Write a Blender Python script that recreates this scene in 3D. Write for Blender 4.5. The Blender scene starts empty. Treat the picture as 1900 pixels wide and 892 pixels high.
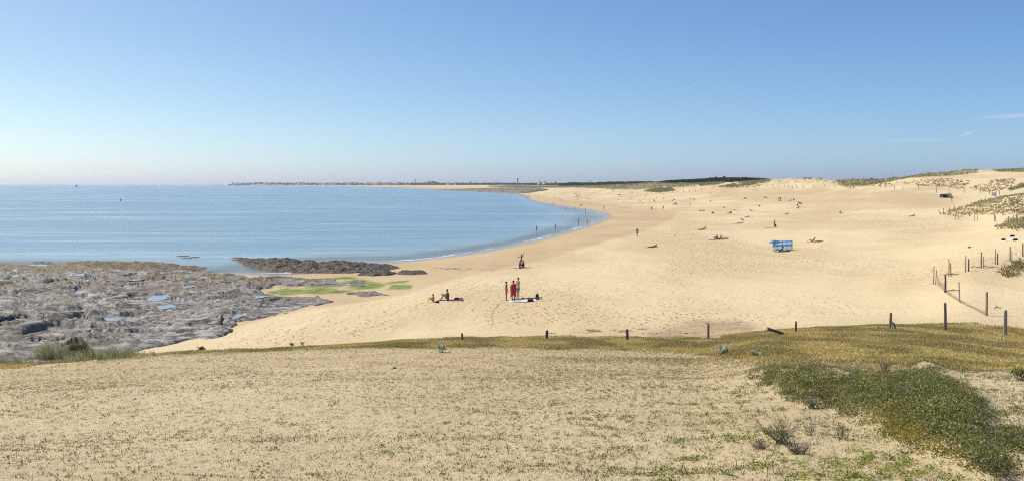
import bpy, bmesh, math, random
import numpy as np
from mathutils import Vector, Matrix, Quaternion

S = bpy.context.scene
COL = S.collection
rng = np.random.default_rng(7)
random.seed(7)

# ------------------------------------------------------------------ camera, sky, sun, exposure
F = 1645.0          # focal length in pixels of the 1900 px wide photograph
ZC = 11.5           # eye height above the sea
HX, HY = 950.0, 342.0
cam_d = bpy.data.cameras.new('camera')
cam_d.sensor_width = 36.0
cam_d.lens = 36.0 * F / 1900.0
cam_d.shift_y = -(446.0 - HY) / 1900.0
cam_d.clip_start = 0.1
cam_d.clip_end = 200000.0
cam = bpy.data.objects.new('camera', cam_d)
cam.location = (0, 0, ZC)
cam.rotation_euler = (math.radians(90), 0, 0)
COL.objects.link(cam)
S.camera = cam

SUN_EL = math.radians(48)
SUN_AZ = math.radians(-63)        # bearing of the sun, clockwise from +Y: left of the view, shadows fall to the right
world = bpy.data.worlds.new('World')
S.world = world
world.use_nodes = True
wn, wl = world.node_tree.nodes, world.node_tree.links
wn.clear()
sky = wn.new('ShaderNodeTexSky')
sky.sky_type = 'NISHITA'
sky.sun_disc = False
sky.sun_elevation = SUN_EL
sky.sun_rotation = SUN_AZ
sky.altitude = 0.0
sky.air_density = 0.5
sky.dust_density = 0.9
sky.ozone_density = 6.0
bg = wn.new('ShaderNodeBackground')
bg.inputs['Strength'].default_value = 0.15
wo = wn.new('ShaderNodeOutputWorld')
hs = wn.new('ShaderNodeHueSaturation'); hs.inputs['Saturation'].default_value = 1.0
tn = wn.new('ShaderNodeMix'); tn.data_type = 'RGBA'; tn.blend_type = 'MULTIPLY'; tn.inputs['Factor'].default_value = 1.0
tn.inputs['B'].default_value = (1.05, .985, .92, 1); wl.new(sky.outputs[0], tn.inputs['A'])
sc_ = wn.new('ShaderNodeSeparateColor'); cc_ = wn.new('ShaderNodeCombineColor'); wl.new(tn.outputs['Result'], sc_.inputs[0])
for i_, (p_, g_, k_) in enumerate(((1.475, 1.10, .90), (2.34, .97, 1.035), (4.2, .6, 1.03))):   # contrast of the clear sky, per channel
    dv_ = wn.new('ShaderNodeMath'); dv_.operation = 'DIVIDE'; dv_.inputs[1].default_value = p_; wl.new(sc_.outputs[i_], dv_.inputs[0])
    pw_ = wn.new('ShaderNodeMath'); pw_.operation = 'POWER'; pw_.inputs[1].default_value = g_; wl.new(dv_.outputs[0], pw_.inputs[0])
    ml_ = wn.new('ShaderNodeMath'); ml_.operation = 'MULTIPLY'; ml_.inputs[1].default_value = p_ * k_; wl.new(pw_.outputs[0], ml_.inputs[0]); wl.new(ml_.outputs[0], cc_.inputs[i_])
wl.new(cc_.outputs[0], hs.inputs['Color'])
tcw = wn.new('ShaderNodeTexCoord')
def wisp(prev, az, el, w, h, tilt, amt, seed):
    # a faint cirrus streak at a bearing and height in the sky
    mp = wn.new('ShaderNodeMapping'); mp.vector_type = 'POINT'
    v = Vector((math.sin(az) * math.cos(el), math.cos(az) * math.cos(el), math.sin(el)))
    sb = wn.new('ShaderNodeVectorMath'); sb.operation = 'SUBTRACT'; sb.inputs[1].default_value = v
    wl.new(tcw.outputs['Generated'], sb.inputs[0])
    side = Vector((math.cos(az), -math.sin(az), 0)); up = Vector((0, 0, 1))
    u_ = (side * math.cos(tilt) + up * math.sin(tilt)) / w; v_ = (up * math.cos(tilt) - side * math.sin(tilt)) / h
    du = wn.new('ShaderNodeVectorMath'); du.operation = 'DOT_PRODUCT'; du.inputs[1].default_value = u_; wl.new(sb.outputs[0], du.inputs[0])
    dv = wn.new('ShaderNodeVectorMath'); dv.operation = 'DOT_PRODUCT'; dv.inputs[1].default_value = v_; wl.new(sb.outputs[0], dv.inputs[0])
    cb = wn.new('ShaderNodeCombineXYZ'); wl.new(du.outputs['Value'], cb.inputs[0]); wl.new(dv.outputs['Value'], cb.inputs[1])
    ln = wn.new('ShaderNodeVectorMath'); ln.operation = 'LENGTH'; wl.new(cb.outputs[0], ln.inputs[0])
    no = wn.new('ShaderNodeTexNoise'); no.inputs['Scale'].default_value = 2.2; no.inputs['Detail'].default_value = 5; wl.new(cb.outputs[0], no.inputs['Vector'])
    ad = wn.new('ShaderNodeMath'); ad.operation = 'ADD'; wl.new(ln.outputs['Value'], ad.inputs[0]); wl.new(no.outputs['Fac'], ad.inputs[1])
    mr = wn.new('ShaderNodeMapRange'); mr.interpolation_type = 'SMOOTHSTEP'
    mr.inputs['From Min'].default_value = 1.55; mr.inputs['From Max'].default_value = .55; mr.inputs['To Min'].default_value = 0; mr.inputs['To Max'].default_value = amt
    wl.new(ad.outputs[0], mr.inputs['Value'])
    mx = wn.new('ShaderNodeMix'); mx.data_type = 'RGBA'; mx.inputs['B'].default_value = (4.6, 4.9, 5.4, 1)
    wl.new(mr.outputs[0], mx.inputs['Factor']); wl.new(prev, mx.inputs['A'])
    return mx.outputs['Result']
_c = wisp(hs.outputs[0], math.atan((1885 - HX) / F), math.atan((HY - 215) / F * .87), .045, .0035, .03, .26, 1)
_c = wisp(_c, math.atan((1793 - HX) / F), math.atan((HY - 249) / F * .89), .009, .0022, .35, .35, 2)
_c = wisp(_c, math.atan((1690 - HX) / F), math.atan((HY - 260) / F * .9), .06, .0018, .0, .16, 3)
wl.new(_c, bg.inputs['Color'])
wl.new(bg.outputs[0], wo.inputs['Surface'])

sun_d = bpy.data.lights.new('sun', 'SUN')
sun_d.energy = 4.45
sun_d.angle = math.radians(0.53)
sun_d.color = (1.0, 0.94, 0.85)
sun = bpy.data.objects.new('sun', sun_d)
sv = Vector((math.sin(SUN_AZ) * math.cos(SUN_EL), math.cos(SUN_AZ) * math.cos(SUN_EL), math.sin(SUN_EL)))
sun.rotation_euler = (-sv).to_track_quat('-Z', 'Y').to_euler()
sun.location = (-50, -50, 80)
COL.objects.link(sun)

S.view_settings.view_transform = 'Standard'
S.view_settings.look = 'None'
S.view_settings.gamma = 1.0
S.view_settings.exposure = 0.20
S.view_settings.use_curve_mapping = False
S.cycles.volume_bounces = 0
S.cycles.max_bounces = 6
S.cycles.use_denoising = False
S.cycles.filter_width = 1.1

# ------------------------------------------------------------------ numpy noise
_perm = np.random.default_rng(11).permutation(512)
_perm = np.concatenate([_perm, _perm])
_ang = np.random.default_rng(12).random(512) * 2 * np.pi
def pnoise(x, y, seed=0):
    x = np.asarray(x, float) + seed * 17.31; y = np.asarray(y, float) + seed * 7.77
    xi = np.floor(x).astype(np.int64); yi = np.floor(y).astype(np.int64)
    xf = x - xi; yf = y - yi
    u = xf * xf * xf * (xf * (xf * 6 - 15) + 10); v = yf * yf * yf * (yf * (yf * 6 - 15) + 10)
    def g(ix, iy, dx, dy):
        h = _perm[(_perm[ix & 511] + iy) & 511]
        a = _ang[h]
        return np.cos(a) * dx + np.sin(a) * dy
    n00 = g(xi, yi, xf, yf); n10 = g(xi + 1, yi, xf - 1, yf)
    n01 = g(xi, yi + 1, xf, yf - 1); n11 = g(xi + 1, yi + 1, xf - 1, yf - 1)
    return ((n00 * (1 - u) + n10 * u) * (1 - v) + (n01 * (1 - u) + n11 * u) * v) * 1.5
def fbm(x, y, octv=4, seed=0, gain=0.5, lac=2.03):
    s = 0; a = 1; t = 0
    for k in range(octv):
        s = s + a * pnoise(x, y, seed + k); t += a; a *= gain
        x = np.asarray(x) * lac; y = np.asarray(y) * lac
    return s / t
def ridged(x, y, octv=4, seed=0, gain=0.5):
    s = 0; a = 1; t = 0
    for k in range(octv):
        s = s + a * (1 - np.abs(pnoise(x, y, seed + k)) * 2); t += a; a *= gain
        x = np.asarray(x) * 2.1; y = np.asarray(y) * 2.1
    return s / t
def sstep(a, b, x):
    t = np.clip((x - a) / (b - a + 1e-12), 0, 1)
    return t * t * (3 - 2 * t)
def poly_sd(px, py, poly):
    """signed distance to a polygon, positive inside"""
    P = np.array(poly, float); n = len(P)
    px = np.asarray(px, float); py = np.asarray(py, float)
    d = np.full(px.shape, 1e18); ins = np.zeros(px.shape, bool)
    for i in range(n):
        ax, ay = P[i]; bx, by = P[(i + 1) % n]
        ex, ey = bx - ax, by - ay
        wx, wy = px - ax, py - ay
        t = np.clip((wx * ex + wy * ey) / (ex * ex + ey * ey + 1e-12), 0, 1)
        d = np.minimum(d, (wx - ex * t) ** 2 + (wy - ey * t) ** 2)
        c = ((ay > py) != (by > py)) & (px < (bx - ax) * (py - ay) / (by - ay + 1e-12) + ax)
        ins ^= c
    return np.where(ins, 1, -1) * np.sqrt(d)
def pmask(px, py, poly, soft=3.0):
    return sstep(-soft, soft, poly_sd(px, py, poly))

# ------------------------------------------------------------------ mesh and material helpers
def mesh_np(name, V, Fc, mat=None, attrs=None, smooth=True, parent=None, link=True, mat_idx=None):
    V = np.asarray(V, np.float32); Fc = np.asarray(Fc, np.int32)
    me = bpy.data.meshes.new(name)
    me.vertices.add(len(V)); me.vertices.foreach_set('co', V.ravel())
    k = Fc.shape[1]
    me.loops.add(Fc.size); me.loops.foreach_set('vertex_index', Fc.ravel())
    me.polygons.add(len(Fc))
    me.polygons.foreach_set('loop_start', np.arange(0, Fc.size, k, dtype=np.int32))
    me.polygons.foreach_set('loop_total', np.full(len(Fc), k, np.int32))
    me.polygons.foreach_set('use_smooth', np.full(len(Fc), smooth, bool))
    if attrs:
        for an, arr in attrs.items():
            arr = np.asarray(arr, np.float32)
            if arr.ndim == 1:
                a = me.attributes.new(an, 'FLOAT', 'POINT'); a.data.foreach_set('value', arr)
            else:
                a = me.attributes.new(an, 'FLOAT_COLOR', 'POINT')
                c4 = np.ones((len(arr), 4), np.float32); c4[:, :arr.shape[1]] = arr
                a.data.foreach_set('color', c4.ravel())
    if mat is not None:
        for m in (mat if isinstance(mat, (list, tuple)) else [mat]): me.materials.append(m)
    if mat_idx is not None: me.polygons.foreach_set('material_index', np.asarray(mat_idx, np.int32))
    me.update(calc_edges=True)
    if not link: return me
    o = bpy.data.objects.new(name, me); COL.objects.link(o)
    if parent: o.parent = parent
    return o
def grid_faces(nr, nc, keep=None):
    r, c = np.meshgrid(np.arange(nr - 1), np.arange(nc - 1), indexing='ij')
    a = (r * nc + c).ravel()
    f = np.stack([a, a + 1, a + nc + 1, a + nc], 1)
    return f if keep is None else f[keep.ravel()]
def tag(o, label=None, cat=None, group=None, kind=None):
    if label: o['label'] = label
    if cat: o['category'] = cat
    if group: o['group'] = group
    if kind: o['kind'] = kind
    return o
def empty(name, loc=(0, 0, 0), rz=0.0):
    o = bpy.data.objects.new(name, None); COL.objects.link(o)
    o.empty_display_size = 0.1
    o.location = loc; o.rotation_euler = (0, 0, rz)
    return o
def copy_tree(o, parent=None):
    c = o.copy(); COL.objects.link(c)
    if parent: c.parent = parent
    for ch in o.children: copy_tree(ch, c)
    return c
def mat_new(name):
    m = bpy.data.materials.new(name); m.use_nodes = True
    nt = m.node_tree; b = nt.nodes['Principled BSDF']
    return m, nt.nodes, nt.links, b
_simple = {}
def M(name, color, rough=0.7, var=0.12, scale=6.0, metal=0.0):
    """procedural material: the colour with a little noise in it"""
    if name in _simple: return _simple[name]
    m, n, l, b = mat_new(name)
    tc = n.new('ShaderNodeTexCoord')
    no = n.new('ShaderNodeTexNoise'); no.inputs['Scale'].default_value = scale; no.inputs['Detail'].default_value = 5
    l.new(tc.outputs['Object'], no.inputs['Vector'])
    mx = n.new('ShaderNodeMix'); mx.data_type = 'RGBA'
    c = np.array(color)
    mx.inputs['A'].default_value = (*np.clip(c * (1 - var), 0, 1), 1)
    mx.inputs['B'].default_value = (*np.clip(c * (1 + var), 0, 1), 1)
    l.new(no.outputs['Fac'], mx.inputs['Factor'])
    l.new(mx.outputs['Result'], b.inputs['Base Color'])
    b.inputs['Roughness'].default_value = rough
    b.inputs['Metallic'].default_value = metal
    _simple[name] = m
    return m
def leaf_mat(name, trans=0.3, rough=0.75):
    m, n, l, b = mat_new(name)
    at_ = n.new('ShaderNodeAttribute'); at_.attribute_name = 'col'
    l.new(at_.outputs['Color'], b.inputs['Base Color'])
    b.inputs['Roughness'].default_value = rough
    b.inputs['Specular IOR Level'].default_value = 0.08
    t = n.new('ShaderNodeBsdfTranslucent'); l.new(at_.outputs['Color'], t.inputs['Color'])
    ms = n.new('ShaderNodeMixShader'); ms.inputs[0].default_value = trans
    l.new(b.outputs[0], ms.inputs[1]); l.new(t.outputs[0], ms.inputs[2])
    l.new(ms.outputs[0], n['Material Output'].inputs['Surface'])
    return m
LEAF = leaf_mat('foliage')

# ------------------------------------------------------------------ terrain: one height field, rows by distance
STEP = 4.0
PX = np.arange(-900, 3300 + STEP, STEP)
d1 = np.exp(np.arange(math.log(0.6), math.log(3.5), 0.05))
d2 = np.exp(np.arange(math.log(3.5), math.log(48.0), 0.0085))
d3 = np.exp(np.arange(math.log(48.0), math.log(13000.0), 0.0115))
DD = np.concatenate([d1, d2, d3])
def zp(py, d): return ZC - (py - HY) * d / F
def Y(*pairs):   # (py, distance) pairs -> (distance, height)
    return [(d, zp(py, d)) for py, d in pairs]
near = [(0.6, 9.95), (3.0, 9.62), (7.5, 9.0)]
def fore(*pairs): return near + Y(*pairs)
prof = {
 -700: fore((735, 19), (705, 28)) + [(50, 1.3), (90, .8), (140, -.25), (400, -3), (13000, -12)],
 0:   fore((728, 19), (677, 33)) + [(48, 1.3), (60, 1.05), (90, .7), (118, .35), (127, -.1), (150, -.6), (400, -3), (13000, -12)],
 200: fore((722, 19.5), (660, 35)) + [(49, 1.4), (62, 1.1), (90, .75), (115, .4), (126, -.1), (150, -.6), (400, -3), (13000, -12)],
 390: fore((715, 20), (648, 36)) + [(50, 1.6), (62, 1.2), (90, .6), (110, .32), (118, -.25), (150, -.7), (400, -3), (7000, -12), (13000, -12)],
 420: fore((715, 20), (647, 36)) + [(50, 1.6), (62, 1.25), (90, .6), (110, .3), (117, -.2), (124, -.2), (150, -.7), (400, -3), (7900, -3), (9000, 4), (13000, 4)],
 500: fore((713, 20), (644, 37)) + [(51, 1.7), (64, 1.3), (90, .65), (107, .25), (115, -.12), (122, -.1), (135, -.2), (160, -.8), (400, -3), (7600, -3), (8100, 6), (9000, 20), (13000, 20)],
 620: fore((710, 20.5), (640, 37.5)) + [(54, 1.9), (70, 1.45), (95, .8), (108, .3), (116, -.02), (122, .05), (132, -.05), (160, -.5), (400, -3), (6200, -1), (6500, 3), (8000, 8), (13000, 12)],
 740: fore((708, 21), (638, 38)) + [(56, 2.1), (75, 1.5), (95, .95), (115, .42), (128, .08), (135, -.12), (160, -.5), (400, -3), (2500, -.8), (3200, .2), (4100, 1.8), (5500, 3), (7000, 5), (13000, 8)],
 800: fore((707, 21), (636, 38)) + [(57, 2.2), (80, 1.5), (100, .95), (125, .35), (137, 0), (160, -.4), (400, -2.5), (1600, -1.5), (2150, -.1), (2500, .7), (3500, 2.2), (4500, 4.2), (7000, 6), (13000, 8)],
 860: fore((706, 21), (635, 38)) + [(57, 2.2), (80, 1.5), (105, .85), (130, .35), (145, 0), (170, -.4), (400, -2), (1400, -1), (1520, -.05), (1900, 1.2), (2700, 4.2), (3200, 6.5), (5000, 6), (13000, 8)],
 950: fore((706, 21), (635, 38.5)) + [(58, 2.3), (80, 1.5), (115, .7), (145, .3), (167, 0), (190, -.35), (400, -1.6), (1050, -.6), (1150, 0), (1500, 3), (1900, 8.4), (2600, 7), (13000, 8)],
 970: fore((706, 21), (635, 38.5)) + [(58, 2.3), (80, 1.5), (120, .7), (150, .3), (176, 0), (200, -.35), (400, -1.2), (850, -.4), (980, 0), (1300, 2.2), (1750, 8.2), (2600, 7), (13000, 8)],
 985: fore((706, 21), (635, 38.5)) + [(58, 2.3), (80, 1.55), (120, .75), (155, .3), (180, 0), (210, -.35), (400, -1.0), (640, -.05), (700, .12), (760, -.12), (880, -.1), (950, .3), (1200, 2.0), (1650, 7.9), (2600, 6), (13000, 8)],
 1000: fore((706, 21), (635, 39)) + [(58, 2.3), (80, 1.6), (120, .8), (155, .35), (185, 0), (215, -.3), (400, -.8), (556, -.02), (640, .5), (830, 1.4), (1100, 2.9), (1500, 7.3), (2600, 6), (13000, 9)],
 1060: fore((706, 21), (635, 39)) + [(59, 2.4), (82, 1.63), (128, .85), (170, .45), (218, 0), (250, -.25), (350, -.4), (438, 0), (540, .67), (720, 1.5), (950, 3.5), (1250, 8.0), (2500, 7), (13000, 10)],
 1100: fore((706, 21), (636, 39)) + [(59, 2.4), (82, 1.65), (130, .9), (180, .55), (258, 0), (320, -.14), (385, 0), (500, .62), (680, 1.5), (850, 3.1), (1180, 9.2), (2500, 8), (13000, 12)],
 1130: fore((706, 21), (636, 39)) + [(59, 2.4), (82, 1.7), (132, 1.0), (200, .5), (300, .02), (345, .02), (420, .5), (620, 1.3), (800, 2.9), (1100, 9.6), (2500, 9), (13000, 14)],
 1200: fore((706, 21), (637, 39)) + [(58, 2.4), (81, 1.75), (124, 1.1), (180, .8), (280, .55), (365, .9), (520, 1.8), (640, 2.9), (760, 5.0), (950, 13.8), (1200, 11), (2500, 14), (13000, 20)],
 1300: fore((706, 21), (638, 39)) + [(57, 2.55), (79, 2.0), (120, 1.43), (190, 1.34), (280, 1.63), (360, 2.1), (480, 3.4), (600, 7.1), (750, 13.0), (900, 11), (2500, 16), (13000, 22)],
 1400: fore((700, 20.5), (640, 31), (625, 39)) + [(55, 2.87), (77, 2.23), (118, 1.6), (185, 1.6), (260, 2.33), (350, 3.5), (440, 5.35), (520, 8.97), (640, 14.8), (760, 12), (2500, 14), (13000, 20)],
 1500: fore((695, 20.5), (640, 31), (618, 39.5)) + [(56, 3.06), (75, 2.47), (115, 1.85), (175, 2.14), (240, 3.04), (310, 4.34), (380, 6.19), (450, 9.6), (560, 16.1), (680, 12), (2500, 12), (13000, 18)],
 1600: fore((694, 20.5), (638, 31), (612, 40)) + [(54, 3.36), (72, 2.83), (108, 2.44), (160, 2.94), (215, 3.92), (265, 5.4), (320, 8.0), (370, 9.59), (480, 14.2), (600, 11), (2500, 12), (13000, 18)],
 1700: fore((694, 20.5), (638, 31), (612, 40)) + [(52, 3.66), (68, 3.3), (100, 3.1), (150, 3.48), (200, 4.45), (235, 6.07), (300, 9.86), (345, 12.5), (400, 16.1), (520, 13), (2500, 12), (13000, 18)],
 1800: fore((692, 20), (645, 30), (619, 40)) + [(49, 4.2), (60, 4.28), (72, 4.55), (97, 4.54), (171, 4.3), (182, 5.6), (190, 6.5), (200, 6.4), (235, 6.8), (270, 9.0), (320, 13.2), (370, 17.3), (480, 14), (2500, 12), (13000, 18)],
 1850: fore((695, 19.5), (650, 30), (624, 40)) + [(49, 4.2), (62, 4.3), (75, 4.62), (100, 5.1), (135, 5.4), (165, 5.6), (180, 7.6), (190, 8.2), (205, 7.9), (240, 8.2), (262, 9.4), (310, 13.8), (360, 17.6), (480, 14), (2500, 12), (13000, 18)],
 1900: fore((700, 19), (655, 30), (631, 41)) + [(49, 4.26), (62, 4.4), (72, 4.6), (80, 4.85), (98, 5.66), (115, 6.05), (150, 6.3), (175, 8.2), (190, 9.5), (210, 9.0), (230, 8.8), (255, 10.0), (300, 14.3), (350, 17.9), (460, 15), (2500, 12), (13000, 18)],
 2100: fore((700, 19), (655, 30), (635, 41)) + [(49, 4.5), (62, 5.2), (80, 6.6), (98, 7.4), (120, 7.6), (150, 8.2), (190, 11.5), (210, 11.0), (255, 12.0), (330, 19), (460, 16), (2500, 12), (13000, 18)],
 2700: fore((700, 19), (655, 30), (635, 41)) + [(50, 5.5), (62, 7.2), (80, 8.6), (98, 9.4), (120, 9.6), (150, 10.2), (190, 13.5), (210, 13.0), (255, 14.0), (330, 19), (460, 16), (2500, 12), (13000, 18)],
}
keys = sorted(prof)
colz = np.array([np.interp(np.log(DD), np.log([p[0] for p in prof[k]]), [p[1] for p in prof[k]]) for k in keys])  # keys x rows
def _interp_cols():
    out = np.empty((len(DD), len(PX)))
    for r in range(len(DD)): out[r] = np.interp(PX, keys, colz[:, r])
    return out
TZ = _interp_cols()
def gsm(a, sig, axis):
    k = int(sig * 3) + 1; w = np.exp(-0.5 * (np.arange(-k, k + 1) / sig) ** 2); w /= w.sum()
    a = np.moveaxis(a, axis, 0)
    p = np.concatenate([np.repeat(a[:1], k, 0), a, np.repeat(a[-1:], k, 0)], 0)
    out = sum(w[i] * p[i:i + len(a)] for i in range(2 * k + 1))
    return np.moveaxis(out, 0, axis)
TZ = gsm(TZ, 3.0, 0); TZ = gsm(TZ, 4.0, 1)
GP, GD = np.meshgrid(PX, DD)
GX = (GP - HX) / F * GD; GY = GD
def PY_(z, d): return HY + (ZC - z) * F / d
# hump carrying the creeping plants, bottom right, and the sand lip behind it
GPY = PY_(TZ, GD)
bush_poly = [(1395, 700), (1420, 690), (1458, 687), (1505, 687), (1553, 697), (1616, 700), (1679, 703), (1700, 682), (1722, 682), (1758, 706), (1789, 728), (1821, 744), (1828, 782), (1800, 790), (1818, 817), (1837, 842), (1862, 867),
             (1850, 884), (1805, 876), (1774, 858), (1726, 838), (1690, 830), (1663, 810), (1631, 790), (1584, 768), (1553, 758), (1521, 748), (1489, 744), (1458, 735), (1440, 716)]
bush2 = [(1846, 792), (1875, 790), (1910, 802), (1960, 806), (1960, 850), (1900, 844), (1852, 829), (1830, 817)]
bush3 = [(1780, 722), (1850, 742), (1960, 760), (1960, 806), (1850, 792), (1818, 800)]
bm_ = gsm(gsm(pmask(GP, GPY, bush_poly, 22) * (GD < 30), 4, 0), 3, 1)
TZ = TZ + bm_ * 0.26
lip = np.exp(-((GPY - (690 + 10 * np.sin((GP - 1700) / 60.0))) / 7.0) ** 2) * sstep(1660, 1730, GP) * (GD < 30)
TZ = TZ + gsm(lip, 2, 0) * 0.10
# relief
amp_dune = sstep(230, 420, GD + 0 * GP) * sstep(6.0, 9.5, TZ) * sstep(1100, 1250, GP)
TZ = TZ + amp_dune * (fbm(GX / 26, GY / 40, 4, 3) * 2.2 + fbm(GX / 7, GY / 9, 3, 9) * 0.5)
amp_far = sstep(700, 1100, GD) * sstep(4.0, 7.5, TZ) * (1 - sstep(3500, 6000, GD))
TZ = TZ + amp_far * fbm(GX / 45, GY / 90, 3, 5) * 1.5
hill = pmask(GP, PY_(TZ, GD), [(1745, 399), (1780, 388), (1830, 372), (1870, 358), (1990, 345), (1990, 400), (1850, 400), (1800, 402)], 4) * (GD > 140) * (GD < 215)
TZ = TZ + hill * fbm(GX / 3.2, GY / 5, 3, 8) * 0.45
nearm = (1 - sstep(44, 60, GD))
TZ = TZ + nearm * (fbm(GX * 0.35, GY * 0.30, 1, 20) * 0.10 * np.clip(9 / GD, 0, 1) + fbm(GX * 1.3, GY * 1.0, 1, 22) * 0.035 * np.clip(8 / GD, 0, 1) ** 1.5 + fbm(GX * 2.6, GY * 2.0, 1, 23) * 0.016 * (1 - sstep(12, 22, GD)) + fbm(GX * 3.5, GY * 2.6, 2, 24) * 0.020 * (1 - sstep(9, 17, GD)))
beach = sstep(48, 60, GD) * (1 - sstep(500, 900, GD)) * sstep(0.4, 1.2, TZ)
TZ = TZ + beach * fbm(GX / 9, GY / 16, 3, 30) * 0.12
GPY = PY_(TZ, GD)

def zat(px, d):
    ci = np.clip((np.asarray(px, float) - PX[0]) / STEP, 0, len(PX) - 1.001); c0 = ci.astype(int); fc = ci - c0
    d = np.asarray(d, float)
    ri = np.clip(np.searchsorted(DD, d) - 1, 0, len(DD) - 2); fr = np.clip((d - DD[ri]) / (DD[ri + 1] - DD[ri]), 0, 1)
    a = TZ[ri, c0] * (1 - fc) + TZ[ri, c0 + 1] * fc
    b = TZ[ri + 1, c0] * (1 - fc) + TZ[ri + 1, c0 + 1] * fc
    return a * (1 - fr) + b * fr
def zxy(x, y): return zat(np.asarray(x) / np.asarray(y) * F + HX, y)
def at(px, py, dmin=0.0):
    """first terrain point seen at this place of the photograph"""
    z = zat(np.full(len(DD), px), DD); pv = PY_(z, DD)
    ok = np.where((DD > dmin) & (pv <= py))[0]
    if len(ok) == 0: i = len(DD) - 1
    else: i = ok[0]
    if i > 0 and pv[i - 1] > py and DD[i - 1] >= dmin:
        t = (pv[i - 1] - py) / (pv[i - 1] - pv[i]); d = DD[i - 1] + t * (DD[i] - DD[i - 1])
    else: d = DD[i]
    return Vector(((px - HX) / F * d, d, float(zat(px, d))))
def at_sea(px, py, z=0.0):
    d = ZC * F / (py - HY)
    return Vector(((px - HX) / F * d, d, z))

# zones painted on the ground (what the ground is made of, plus some slope shading in the wet mask)
nz = fbm(GX / 6, GY / 14, 4, 40)
jx = GP + fbm(GX / 4, GY / 9, 3, 41) * 26; jy = GPY + fbm(GX / 5, GY / 11, 3, 43) * 7
wet_poly = [(-800, 700), (200, 660), (420, 615), (470, 598), (560, 577), (640, 566), (740, 552), (800, 532), (900, 508), (1000, 487), (1080, 462), (1150, 441), (1220, 422),
            (1256, 404), (1248, 394), (1200, 384), (1120, 377), (1050, 370), (1000, 362), (960, 351), (900, 349.5), (600, 342), (-800, 342)]
wet = pmask(GP + fbm(GX / 30, GY / 60, 2, 44) * 25, GPY + fbm(GX / 12, GY / 40, 3, 45) * 5, wet_poly, 4.0) * (GD > 46)
wet = np.maximum(wet * 0.62, (1 - sstep(0.02, 0.30, TZ)) * (GD > 46))
soak = (1 - sstep(0.02, 0.12, TZ)) * (GD > 46)
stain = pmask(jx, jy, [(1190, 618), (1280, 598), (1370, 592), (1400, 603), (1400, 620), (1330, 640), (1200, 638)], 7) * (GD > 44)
algae = np.maximum(pmask(jx, jy, [(488, 541), (530, 534), (600, 536), (640, 540), (600, 545), (520, 547)], 1.5),
        np.maximum(pmask(jx, jy, [(545, 520), (610, 514), (700, 520), (765, 520), (750, 527), (690, 536), (610, 540), (560, 530)], 2.0) * sstep(-.35, .1, fbm(GX / 2.5, GY / 5, 3, 50) + .12),
                   pmask(jx, jy, [(720, 530), (760, 531), (755, 537), (722, 537)], 1.5))) * (GD > 60) * (GD < 200)
veg_polys = [  # polygon in photograph pixels, soft edge, min distance, max distance, cover
 ([(180, 655), (300, 648), (420, 641), (620, 633), (860, 627), (1160, 629), (1320, 630), (1440, 612), (1640, 600), (1780, 604), (1960, 630), (1960, 700), (1840, 690), (1700, 676),
   (1600, 668), (1500, 666), (1420, 665), (1340, 660), (1250, 652), (1100, 646), (860, 645), (620, 647), (420, 655), (300, 660), (180, 672)], 5, 22, 46, 1.0),
 ([(905, 342), (1060, 345), (1150, 343), (1200, 337), (1245, 334), (1270, 341), (1300, 340), (1290, 346), (1240, 349), (1180, 352), (1140, 352), (1100, 349), (1060, 348), (1000, 349), (945, 348.5), (905, 346.5)], 1.2, 600, 3000, .9),
 ([(1195, 355), (1215, 350.5), (1245, 349), (1252, 354), (1225, 357.5)], 1, 400, 1500, 1.0),
 ([(1290, 341), (1330, 337), (1352, 337), (1330, 343), (1300, 345)], 1.2, 400, 1500, .8),
 ([(1335, 347), (1370, 339), (1400, 332), (1432, 328), (1428, 337), (1400, 343), (1370, 348)], 2, 300, 1500, .75),
 ([(1448, 327), (1528, 325), (1526, 333), (1505, 333.5), (1480, 331)], 1, 300, 1500, .55),
 ([(1550, 330), (1610, 329), (1640, 331), (1660, 329), (1700, 321), (1740, 316), (1812, 313), (1812, 321), (1770, 326), (1720, 329), (1690, 330), (1650, 338), (1600, 346), (1570, 347), (1555, 343)], 1.5, 250, 1500, .95),
 ([(1838, 314), (1870, 306), (1960, 300), (1960, 318), (1880, 320), (1850, 319)], 1.5, 250, 1500, .85),
 ([(1870, 352), (1895, 342), (1960, 338), (1960, 345), (1895, 349), (1875, 354.5)], 1, 200, 400, 1.0),
 ([(1745, 397), (1780, 387), (1830, 371), (1870, 358), (1960, 350), (1960, 402), (1850, 399), (1800, 402), (1770, 404)], 3, 140, 225, .40),
 ([(1850, 420), (1880, 408), (1960, 396), (1960, 428), (1860, 426)], 3, 100, 180, .4),
 ([(1845, 507), (1875, 490), (1900, 477), (1960, 470), (1960, 490), (1900, 500), (1870, 515)], 3, 60, 100, .12),
]
veg = np.zeros_like(TZ)
for poly, soft, dmn, dmx, cov in veg_polys:
    bias = 0.0 if cov > 0.8 else 0.25
    sc_ = np.clip(GD / 60, .6, 14)
    sc_ = sc_ * (1.0 if cov > .65 or dmx > 600 else .4)
    patch = sstep(-.5, .6, fbm(GX / .9, GY / 1.6, 3, 60)) * .8 if (cov <= .65 and dmx < 600) else sstep(-.25, .15, fbm(GX / (1.2 * sc_), GY / (2.4 * sc_), 3, 60) + (cov - .5) * 0.7)
    veg = np.maximum(veg, pmask(GP, GPY, poly, soft) * (GD > dmn) * (GD < dmx) * patch * (min(1, cov + .1) if cov > .65 else .34))
wet = np.maximum(wet, .42 * pmask(GP + fbm(GX / 20, GY / 40, 3, 47) * 30, GPY + fbm(GX / 20, GY / 50, 3, 48) * 6, [(1270, 357), (1400, 351), (1640, 352), (1740, 360), (1790, 372), (1760, 388), (1690, 383), (1620, 370), (1540, 378), (1450, 379), (1360, 370)], 5))  # darker tan slope: damp sand, with slope shading partly painted in
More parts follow.
